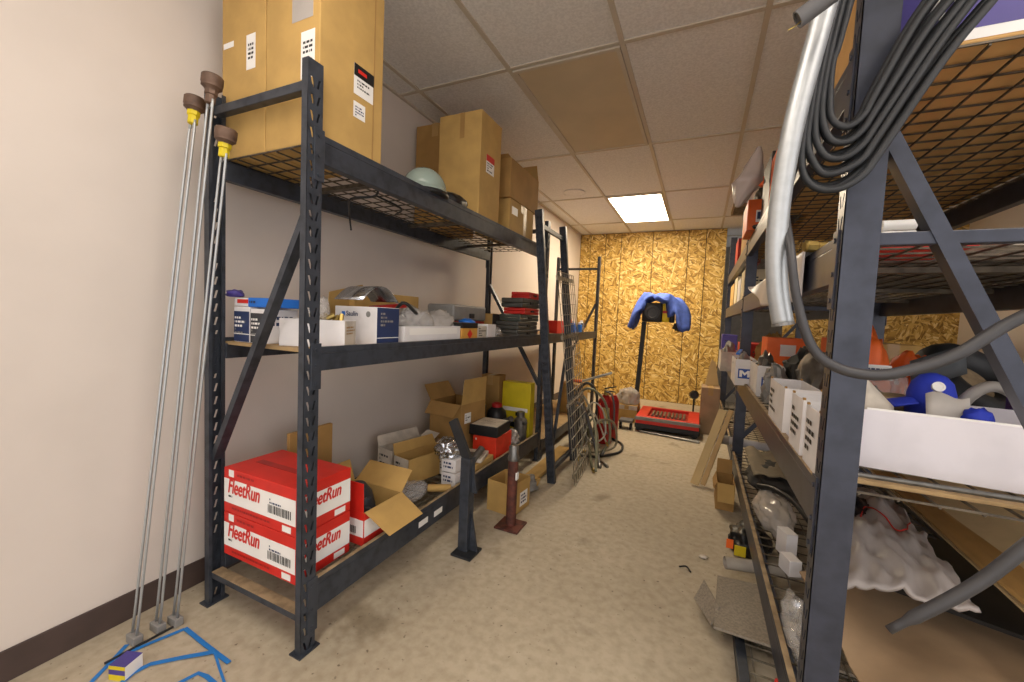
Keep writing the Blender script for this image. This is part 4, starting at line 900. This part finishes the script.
def drape2(u, v):
    y = 1.40+1.18*v
    if u < .2: return (2.118-.045*u/.2, y, 1.381)
    low = 1.236+.012*v/.5 if v < .5 else 1.248+.128*((v-.5)/.5)**1.3
    t_ = (u-.2)/.8
    return (2.073-.030*t_*v-.008*t_*math.sin(v*15), y+.03*t_*math.sin(v*5), 1.381+(low-1.381)*t_)
b = B(); b.sheet(drape2, 15, 30, -.0015)
solo('plastic_sheet', b, mat('plastic_sheet', '#bdb8b8', .45, nz=5, amt=.06), 'milky plastic sheet draped over the upper right beam', 'plastic sheet', smooth=True)

# ================================================================== RIGHT RACK: MIDDLE SHELF
ZR = .789
def bin_(label, x0, x1, y0, y1, h_, writing, logo=False, rz=0, m=WHITE, sd=1):
    t, hx, hy, h = tray('parts_bin', label, 'parts bin', x0, x1, y0, y1, ZR, ZR+h_, m, rz, 'white cardboard parts bins on the right middle shelf', wall=.003)
    for sx, sy in ((-1, -1), (-1, 1), (1, -1), (1, 1)):
        b = B(); b.box(sx*hx-.006 if sx > 0 else -hx, sx*hx if sx > 0 else -hx+.006, sy*hy-.012 if sy > 0 else -hy, sy*hy if sy > 0 else -hy+.012, h, h+.006); P('corner_tab', b, CARD2, t, True)
    if logo:
        s_ = .074; x, z_ = -s_*.5-.004, h*.27
        patch('logo_mark', (x, -hy, z_), X_, Z_, s_, s_*.82, mat('logo_blue', '#1f4aa0', .5), t, off=.0010)
        b = B(); n = -hy-.0018; q = s_*.80; ox = x+s_*.10; oz = z_+s_*.13; hh_ = s_*.56
        for poly in (((0, 0), (.26, 0), (.26, 1), (0, 1)), ((.74, 0), (1, 0), (1, 1), (.74, 1)), ((.26, 1), (.26, .58), (.5, .22), (.5, .64)), ((.74, 1), (.5, .64), (.5, .22), (.74, .58))):
            b.quad([(ox+a*q, n, oz+c*hh_) for a, c in poly])
        P('logo_letter', b, LABEL, t, True)
    if writing:
        strip((-hx-.0004, hy-.02, h*.72), NY, Z_, 2*hy-.05, 4, .012, INK, t, sd, 'handwriting')
    return t, hx, hy, h
bin_('white bin with a square blue M facing the camera, at the shelf corner', 2.035, 2.15, 2.92, 3.26, .165, False, True)
bin_('white bin with a blue M half hidden, right of the first one', 2.11, 2.235, 2.52, 2.86, .165, False, True)
bin_('handwritten white bin farthest along the aisle edge', 2.094, 2.20, 1.64, 1.95, .165, True, sd=1)
bin_('handwritten white bin in the middle of the aisle edge', 2.094, 2.22, 1.37, 1.52, .17, True, sd=2)
bin_('handwritten white bin right behind the near post', 2.096, 2.178, 1.20, 1.34, .165, True, sd=3)
bin_('greyish bin protruding past the middle post', 1.985, 2.13, 3.75, 4.1, .16, False, m=WHITED)
# loose parts in and behind the bins
ps = [((2.09, 3.08, ZR+.01), (.09, .22, .19), GREY, 'grey metal part heaped in the corner bin', 101), ((2.17, 2.70, ZR+.01), (.10, .24, .22), STEEL, 'steel part heaped in the half hidden bin', 102), ((2.32, 2.60, ZR), (.16, .26, .27), DGREY, 'dark grey part behind the half hidden bin', 103), ((2.30, 2.22, ZR), (.16, .26, .25), STEEL, 'dull steel fitting behind the farthest handwritten bin', 104), ((2.34, 1.90, ZR), (.13, .22, .22), GREY, 'grey plastic part behind the middle handwritten bin', 105), ((2.17, 2.34, ZR), (.11, .18, .20), GREY, 'grey coupling beside the half hidden bin', 106), ((2.05, 3.92, ZR+.01), (.11, .28, .23), GREY, 'grey part in the protruding bin', 107)]
for c, d, m, lab, sd in ps:
    b = B(); b.blob(c, d, sd, .42, 2.0, sub=3); rg = random.Random(sd)
    for k in range(4):
        p = Vector((c[0]+rg.uniform(-.4, .4)*d[0], c[1]+rg.uniform(-.4, .4)*d[1], c[2]+d[2]*.55)); b.cyl(p, p+Vector((rg.uniform(-.03, .03), rg.uniform(-.05, .02), rg.uniform(.01, .05))), .014, 8)
    solo('metal_part', b, m, lab, 'part', smooth='angle')
b = B(); b.bar((2.045, 2.95, .985), (2.07, 3.05, 1.005), .02, .012); solo('marker_pen', b, BLUE, 'blue marker lying on the corner bin', 'marker')
t, hx, hy, h = carton('slotted_bracket', 'dusty tan metal bracket with slots behind the handwritten bins', 'bracket', 2.24, 2.42, 1.58, 1.70, ZR, .965, DUST, tape=False)
for k in (-1, 1): patch('slot', (k*.035-.008, -hy, .09), X_, Z_, .016, .05, BLACK, t)
t, hx, hy, h = carton('carton', 'orange box with a white patch on the middle shelf, left of the post', 'box', 2.20, 2.40, 2.95, 3.2, ZR, 1.10, ORANGE, tape=False); patch('printed_panel', (-.03, -hy, .2), X_, Z_, .08, .07, LABEL, t)
t, hx, hy, h = carton('carton', 'orange and white box nearer than the other orange one', 'box', 2.42, 2.60, 2.5, 2.72, ZR, 1.12, ORANGE, tape=False); patch('printed_panel', (-.05, -hy, .2), X_, Z_, .06, .10, WHITED, t)
b = B(); b.blob((2.28, 3.32, ZR), (.22, .12, .33), 110, .3); solo('sack', b, CARD2, 'brown sack beside the middle post', 'sack', smooth=True)
t, hx, hy, h = carton('carton', 'tan carton at the back of the middle shelf behind the post', 'cardboard box', 2.62, 2.85, 2.75, 3.2, ZR, 1.10, CARD)
# large white box
t, hx, hy, h = tray('white_carton', 'large white open carton on the right middle shelf, nearest the camera', 'cardboard box', 2.24, 2.86, 1.36, 1.70, ZR+.002, .948, mat('white_card_cool', '#e6e2e8', .6, nz=10, amt=.05), rz=-6.5, wall=.005)
b = B(); b.box(-hx+.02, hx-.02, -hy+.004, -hy+.008, h-.02, h+.005); P('tape_edge', b, LABEL, t, True)
b = B(); b.box(2.165, 2.88, 1.235, 1.258, ZR, ZR+.010, .002); solo('wood_strip', b, BOARD, 'thin wooden strip under the front of the large white carton', 'wood strip')
b = B(); b.cyl((2.16, 1.285, ZR+.008), (2.88, 1.30, ZR+.008), .0065, 8); solo('steel_rod', b, STEEL, 'thin grey rod lying in front of the large white carton', 'rod', smooth='angle')
# blue cap, hose, bags on top of/behind
t = T('cap', 'blue cap with a round white badge, resting in the large white carton', 'cap', (2.43, 1.55, .83))
b = B(); b.lathe((2.432, 1.56, .948), [(.053, -.03), (.052, .040), (.044, .072), (.028, .092), (.008, .100)], 24); P('crown', b, mat('royal_blue', '#2036b4', .7), t, smooth=True)
b = B(); b.sheet(lambda u, v: (2.385-.055*v, 1.50+.10*u, .966-.016*v+.010*math.sin(math.pi*u)), 8, 4, .004); P('brim', b, MATS['royal_blue'], t, smooth=True)
b = B(); b.lathe((2.427, 1.515, 1.013), [(.014, -.004), (.014, .006), (.010, .006), (.009, .004)], 18, (-.1, -1, .40)); P('badge', b, LABEL, t)
b = B(); b.box(2.38, 2.48, 1.51, 1.61, .83, .915, .01); P('lining', b, GREY, t)
b = B(); b.blob((2.462, 1.405, .925), (.06, .05, .055), 112, .3, sub=3); solo('rag', b, MATS['royal_blue'], 'small blue rag on the front rim of the large white carton', 'rag', smooth=True)
b = B(); b.sheet(lambda u, v: (2.37+.085*u, 1.40+.03*v, .89+.112*v+.008*math.sin(u*6)), 6, 4, .003); solo('paper_sheet', b, mat('grey_paper', '#b5afa8', .7), 'torn grey paper standing in the white carton before the blue cap', 'paper', smooth=True)
b = B(); b.sheet(lambda u, v: (2.255+.07*u, 1.45+.03*v, .90+.13*v*(1-.6*u)), 4, 4, .003); solo('paper_sheet', b, WHITED, 'torn white paper corner beside the near post', 'paper', smooth=True)
b = B(); b.tube([(2.47, 1.56, .90), (2.49, 1.56, .95), (2.515, 1.56, .995), (2.55, 1.56, 1.022), (2.59, 1.56, 1.012), (2.63, 1.56, .965), (2.66, 1.56, .88), (2.67, 1.56, .83)], .0150, 12); solo('hose', b, mat('hose_dusty', '#8b8680', .6), 'dusty grey hose arching out of the large white carton', 'hose', smooth=True)
t, hx, hy, h = carton('carton', 'lime green edged box leaning right of the dusty hose', 'box', 2.70, 2.86, 1.76, 1.80, ZR, 1.06, PURP, tape=False); patch('printed_panel', (-hx, -hy, 0), X_, Z_, .022, h, GREENP, t)
for (c, d, lab, sd) in (((2.40, 1.98, ZR), (.15, .16, .38), 'orange bag with a white label behind the blue cap', 113), ((2.57, 2.06, ZR), (.17, .16, .31), 'orange pack leaning beside the black tyre', 114)):
    t = T('parts_bag', lab, 'bag', (c[0], c[1], ZR)); b = B(); b.blob((0, 0, 0), d, sd, .22, 1.8); P('bag_film', b, ORANGE, t, True, True)
    patch('shipping_label', (-.03, -d[1]*.56, d[2]*.52), X_, Vector((0, .3, .95)).normalized(), .085, .055, LABEL, t, label='white label'); strip((-.02, -d[1]*.56-.001, d[2]*.52+.035), X_, Vector((0, .3, .95)).normalized(), .06, 3, .006, NAVY, t, 5)
b = B(); b.blob((2.39, 1.82, ZR), (.22, .14, .24), 115, .25); solo('plastic_bag', b, PLAS, 'clear bag of brown parts below the orange bag', 'plastic bag', smooth=True)
b = B(); b.blob((2.39, 1.825, ZR+.004), (.15, .09, .17), 116, .35, sub=3); solo('machine_part', b, RUST, 'rusty brown part inside the clear bag', 'part', smooth=True)
def torus(b, c, Rr, r_, ax, seg=40, s2=14):
    ax = Vector(ax).normalized(); t_ = ax.orthogonal().normalized(); q = ax.cross(t_); c = Vector(c); g = []
    for i in range(seg):
        a = 2*math.pi*i/seg; d = t_*math.cos(a)+q*math.sin(a)
        g.append([b.bm.verts.new(c+d*(Rr+r_*math.cos(2*math.pi*k/s2))+ax*r_*1.25*math.sin(2*math.pi*k/s2)) for k in range(s2)])
    for i in range(seg):
        for k in range(s2): b.bm.faces.new((g[i][k], g[(i+1) % seg][k], g[(i+1) % seg][(k+1) % s2], g[i][(k+1) % s2]))
t = T('tyre', 'black rubber tyre standing on the right middle shelf', 'tyre', (2.72, 2.20, ZR)); b = B(); torus(b, (2.74, 2.10, .975), .125, .055, (.40, -.62, .68)); P('tread', b, BLACKR, t, smooth=True)
b = B(); b.lathe(Vector((2.74, 2.10, .975)), [(.08, -.02), (.08, .02)], 28, (.40, -.62, .68)); P('rim', b, DUST, t, smooth='angle')
b = B(); b.sheet(lambda u, v: (2.52+.14*u, 1.92+.03*v, .96+.10*v+.07*u), 4, 3, .012); solo('rubber_flap', b, mat('grey_flap', '#55595c', .6), 'dark rubber flap leaning in front of the tyre', 'rubber flap', smooth=True)

# ================================================================== RIGHT RACK: LOWER SHELF
ZQ = .222
def slab(name, label, cat, cs, t_, m, nu=14, nv=10, amp=.01, sd=1, sag=0):
    A, Bq, C, Dq = [Vector(c) for c in cs]
    def f(u, v):
        p = A.lerp(Bq, u).lerp(Dq.lerp(C, u), v); p.z += amp*noise.noise(Vector((u*3, v*3, sd)))-sag*math.sin(math.pi*u)
        return p
    b = B(); b.sheet(f, nu, nv, t_); return solo(name, b, m, label, cat, smooth='angle')
slab('cardboard_sheet', 'large lower cardboard sheet with a drooping edge on the low right shelf', 'cardboard', ((2.27, 1.30, .235), (2.83, 1.22, .285), (2.84, 2.10, .33), (2.20, 1.74, .285)), .006, CARD3, sd=2, amp=.035)
slab('cardboard_sheet', 'black edged board between the two cardboard sheets', 'board', ((2.36, 1.62, .372), (2.84, 1.42, .385), (2.84, 1.98, .42), (2.26, 1.95, .40)), .012, BLACK, sd=3, amp=.006)
slab('cardboard_sheet', 'upper cardboard sheet sloping under the large white carton', 'cardboard', ((2.60, 1.30, .47), (2.865, 1.26, .50), (2.865, 2.75, .62), (2.54, 2.75, .56)), .006, mat('pale_cardboard', '#cfb688', .85, nz=8, amt=.1), sd=4, amp=.012)
slab('cardboard_sheet', 'curled brown cardboard strip along the upper sheet', 'cardboard', ((2.60, 1.32, .485), (2.66, 1.30, .515), (2.60, 2.65, .60), (2.51, 2.5, .585)), .005, CARD2, sd=5, amp=.02)
def bagf(u, v):
    x = 2.20+.30*u+.05*v; y = 1.40+.70*v; k = math.sin(math.pi*min(.98, max(.02, u)))*math.sin(math.pi*min(.98, max(.02, v)))
    return (x, y, .475+.055*k**.6+.030*noise.noise(Vector((u*5, v*7, 7)))+.022*noise.noise(Vector((u*11, v*13, 2)))-.03*(1-u)*(1-v)+.03*v)
t = T('poly_bag', 'grey crumpled poly bag with dark print and red stitching on the low right shelf', 'bag', (2.35, 1.55, .42))
b = B(); b.sheet(bagf, 40, 40, .012); P('bag_film', b, GBAG, t, smooth=True)
b = B(); n = 60
for i in range(n):
    for j in range(n):
        u, v = .12+.62*(i+.5)/n, .40+.42*(j+.5)/n
        d = math.hypot((u-.40)/.27, (v-.62)/.17-.5*math.sin((u-.4)*6))
        if d < .72+.45*noise.noise(Vector((u*9, v*9, 3))):
            du, dv = .31/n, .21/n
            b.quad([Vector(bagf(a, c))+Vector((0, 0, .0055)) for a, c in ((u-du, v-dv), (u+du, v-dv), (u+du, v+dv), (u-du, v+dv))])
bmesh.ops.remove_doubles(b.bm, verts=b.bm.verts[:], dist=.0003)
P('dark_print', b, BLACK, t)
b = B(); b.tube([Vector(bagf(.45+.5*k/14, .50+.10*math.sin(k*.55)))+Vector((0, 0, .004)) for k in range(15)], .0022, 6, 3); P('red_stitching', b, RED, t, smooth=True)
b = B(); b.blob((2.20, 2.32, ZQ), (.17, .46, .10), 121, .22); solo('plastic_bag', b, PLASM, 'milky plastic bag with a black part on the low right mesh shelf', 'plastic bag', smooth=True)
b = B(); b.tube([(2.15, 2.50, .31), (2.21, 2.42, .335), (2.28, 2.30, .33), (2.32, 2.16, .30)], .014, 8); solo('machine_part', b, BLACK, 'black bent part on top of the milky bag', 'part', smooth=True)
b = B(); b.blob((2.30, 2.82, ZQ), (.34, .52, .13), 122, .25); solo('cloth_bag', b, CLOTHD, 'dark dusty cloth heap at the far end of the low right shelf', 'cloth', smooth=True)
b = B(); b.sheet(lambda u, v: (2.14+.30*u, 2.60+.55*v, .335+.04*noise.noise(Vector((u*4, v*4, 5)))+.02*u), 12, 12, .003); solo('cloth', b, mat('tan_cloth', '#857a66', .9), 'tan dusty cloth lying over the dark heap', 'cloth', smooth=True)
for k, (x, y, z_) in enumerate(((2.20, 1.98, ZQ), (2.19, 1.84, ZQ))):
    t, hx, hy, h = carton('small_box', ('upright white little box behind the near right post', 'second white little box behind the near right post, lower')[k], 'box', x-.022, x+.022, y-.035, y+.035, z_, z_+(.10, .06)[k], WHITE, rz=20, tape=False, bev=.001)
b = B(); b.blob((2.15, 1.42, ZQ), (.09, .34, .10), 123, .3); solo('plastic_bag', b, PLAS, 'clear shiny bag on the mesh beside the near right post', 'plastic bag', smooth=True)
b = B()
for k in range(3): b.lathe((2.15, 1.30+.11*k, ZQ+.02), [(.012, 0), (.018, .01), (.018, .05), (.010, .06)], 10)
solo('pipe_fittings', b, SILV, 'shiny fittings inside the clear bag by the near right post', 'fittings', smooth='angle')['kind'] = 'stuff'
b = B()
for k in range(5): torus(b, (2.25+.05*k, 1.25+.008*k, .236), .022, .006, (0, .4, 1), 16, 6)
solo('chain', b, STEEL, 'dark steel chain at the near edge of the low right shelf', 'chain', smooth=True)
t = T('pipe', 'grey white plastic pipe lying at the middle post', 'pipe', (2.1, 3.6, ZQ)); b = B(); b.lathe((1.985, 3.55, .275), [(.03, 0), (.03, .42), (.024, .42), (.024, .005)], 18, (1, -.18, 0), cap=False); P('pipe_body', b, mat('pvc', '#b0aeb2', .4), t, smooth='angle')
b = B(); b.lathe((2.02, 3.545, .275), [(.036, 0), (.036, .06)], 18, (1, -.18, 0)); P('coupling', b, GREY, t, smooth='angle')
# floor under the low shelf
t, hx, hy, h = tray('open_carton', 'orange brown carton with an open flap on the floor under the right rack', 'cardboard box', 1.975, 2.078, 2.84, 3.06, .001, .17, CARD2, rz=0, flaps=(('-x', .05, 160, CARD2), ('-y', .12, 140, CARD), ('+y', .09, 15, CARD2)))
b = B(); b.blob((2.12, 2.42, .001), (.20, .30, .115), 125, .3); solo('bag', b, BLACK, 'black bag with yellow and orange print on the floor under the right rack', 'bag', smooth=True)
b = B(); b.box(2.04, 2.09, 2.245, 2.25, .03, .08); solo('printed_card', b, YEL, 'yellow card leaning on the black floor bag', 'card')
b = B(); b.box(2.005, 2.036, 2.262, 2.266, .05, .095); solo('printed_card', b, ORANGE, 'orange card leaning on the black floor bag', 'card')
t = T('floor_roll', 'rolled grey vinyl offcut on the floor mat under the right rack', 'roll', (2.1, 2.08, .04)); b = B(); b.lathe((1.985, 2.02, .098), [(.026, 0), (.026, .42), (.018, .42), (.018, .004)], 18, (1, .25, 0), cap=False); P('roll_body', b, mat('vinyl_roll', '#a39b90', .6), t, smooth='angle')
slab('floor_mat', 'grey speckled mat lying under the low right shelf, one edge in the aisle', 'mat', ((1.93, 1.585, .085), (2.62, 1.56, .085), (2.62, 2.0, .07), (1.955, 1.95, .07)), .009, MAT_C, sd=6, amp=.006)
slab('mat_flap', 'small torn mat corner hanging into the aisle', 'mat', ((1.865, 1.80, .03), (1.925, 1.66, .035), (1.95, 1.70, .09), (1.90, 1.86, .085)), .006, MAT_C, sd=7, amp=.004, nu=4, nv=4)
fd = T('spare_wire_deck', 'wire shelf deck lying on the floor under the right rack', 'wire deck', (2.4, 1.5, .0))
b = B()
for i in range(10): x = 2.05+.08*i; b.bar((x, 1.22, .036), (x, 1.74, .036), .005, .005)
for i in range(9): y = 1.22+.065*i; b.bar((2.03, y, .041), (2.78, y, .041), .005, .005)
P('wire_grid', b, WIREZ, fd)
b = B(); b.box(2.0, 2.032, 1.20, 1.76, .001, .046, .002); P('edge_rail', b, RACK, fd)
b = B(); b.box(2.79, 2.82, 1.20, 1.76, .001, .046, .002); P('edge_rail', b, RACK, fd)
b = B(); b.cyl((2.10, 1.45, .058), (2.17, 1.42, .064), .014, 10); solo('red_tool', b, RED, 'short red tool grip on the floor deck at the bottom edge of the photo', 'handle', smooth='angle')
# litter in the aisle
for k, (x, y) in enumerate(((1.905, 2.20), (1.80, 2.05), (1.99, 1.95))):
    b = B()
    if k == 1: b.tube([(x, y, .006), (x+.03, y+.01, .010), (x+.05, y-.02, .006)], .004, 6)
    else: b.blob((x, y, .001), (.045, .03, .012), 130+k, .3, sub=2)
    solo('litter', b, (WHITED, BLACK, CHAR)[k], ('small white scrap on the aisle floor beside the right rack', 'small black curl of rubber on the aisle floor', 'tiny dark lump on the floor by the mat')[k], 'litter', smooth=True)

# ================================================================== HANGING THINGS AT THE NEAR POST
t = T('cable_coil', 'thick coil of black cable hanging on the near right post', 'cable', (2.10, 1.05, 1.44)); rng = random.Random(12)
b = B()
for i in range(14):
    k = i/13; y = 1.026+.055*((i*5) % 14)/13; lx = 1.985+.046*k; bz = 1.425+.135*k; rm = 2.118-.012*k; rx = 2.32-.11*k+.012*rng.uniform(-1, 1); dz = .085; z0 = bz+dz; c = (lx+rm)/2; a = (rm-lx)/2
    pts = [(lx+.068, y, 2.12), (lx+.038, y, 1.93), (lx+.010, y, 1.75), (lx, y, z0+.06)]
    pts += [(c-a*math.cos(q), y-.004*math.sin(q), z0-dz*math.sin(q)+.035*(1-math.cos(q))*.5) for q in [math.pi*m_/6 for m_ in range(0, 6)]]
    f0 = Vector((rm+.012, y, z0+.05)); f1 = Vector((rx, y, 1.86)); pts += [tuple(f0.lerp(f1, .33)), tuple(f0.lerp(f1, .66)), tuple(f1), (rx+.05, y, 2.06)]
    b.tube([Vector(p)+Vector((rng.uniform(-.0015, .0015), 0, rng.uniform(-.003, .003))) for p in pts], .0068, 9, 5)
P('cable_loops', b, BLACKR, t, smooth=True)
t = T('flexible_conduit', 'curved galvanised conduit hanging beside the black cable coil', 'conduit', (1.97, 1.0, 1.17))
b = B(); b.tube([(2.10, 1.09, 2.28), (2.05, 1.02, 2.05), (2.012, 1.0, 1.85), (1.985, .995, 1.70), (1.962, .99, 1.56), (1.951, .99, 1.44), (1.949, .99, 1.33), (1.957, .99, 1.24), (1.972, .99, 1.165)], .0195, 18, 8); P('conduit_body', b, GALV, t, smooth=True)
b = B(); b.lathe((1.971, .99, 1.168), [(.021, 0), (.021, .006), (.014, .006)], 18, (.2, 0, -1)); P('cut_end', b, STEEL, t)
t = T('ribbed_hose', 'dark ribbed hose sweeping in a wide loop across the near right post', 'hose', (2.02, .95, 1.1))
b = B(); b.tube([(2.03, 1.10, 1.70), (1.995, 1.10, 1.56), (1.966, 1.03, 1.42), (1.971, .965, 1.31), (1.985, .95, 1.215), (2.015, .95, 1.125), (2.055, .95, 1.088), (2.11, .95, 1.078), (2.16, .95, 1.092), (2.22, .95, 1.125), (2.29, .95, 1.19), (2.40, .945, 1.26), (2.50, .935, 1.24), (2.52, .92, 1.10), (2.43, .91, .96), (2.33, .90, .875), (2.25, .90, .755), (2.15, .90, .640)], lambda k: .0078+.0024*min(1, max(0, (k-.22)*5)) if k < .985 else .007, 12, 10); P('hose_body', b, mat('dark_hose', '#3a393b', .45, amt=.15), t, smooth=True)
t = T('grey_tube', 'short grey pipe end with a thin wire at the top of the photo', 'pipe', (1.95, .9, 1.71)); b = B(); b.lathe((1.942, .90, 1.712), [(.0125, .004), (.0125, .0), (.0155, 0), (.0155, .12)], 16, (.86, -.06, .52)); P('pipe_body', b, GREYH, t, smooth='angle'); b = B(); b.tube([(1.95, .903, 1.712), (1.938, .898, 1.70), (1.928, .894, 1.694)], .0012, 6); P('wire', b, BRASS, t)
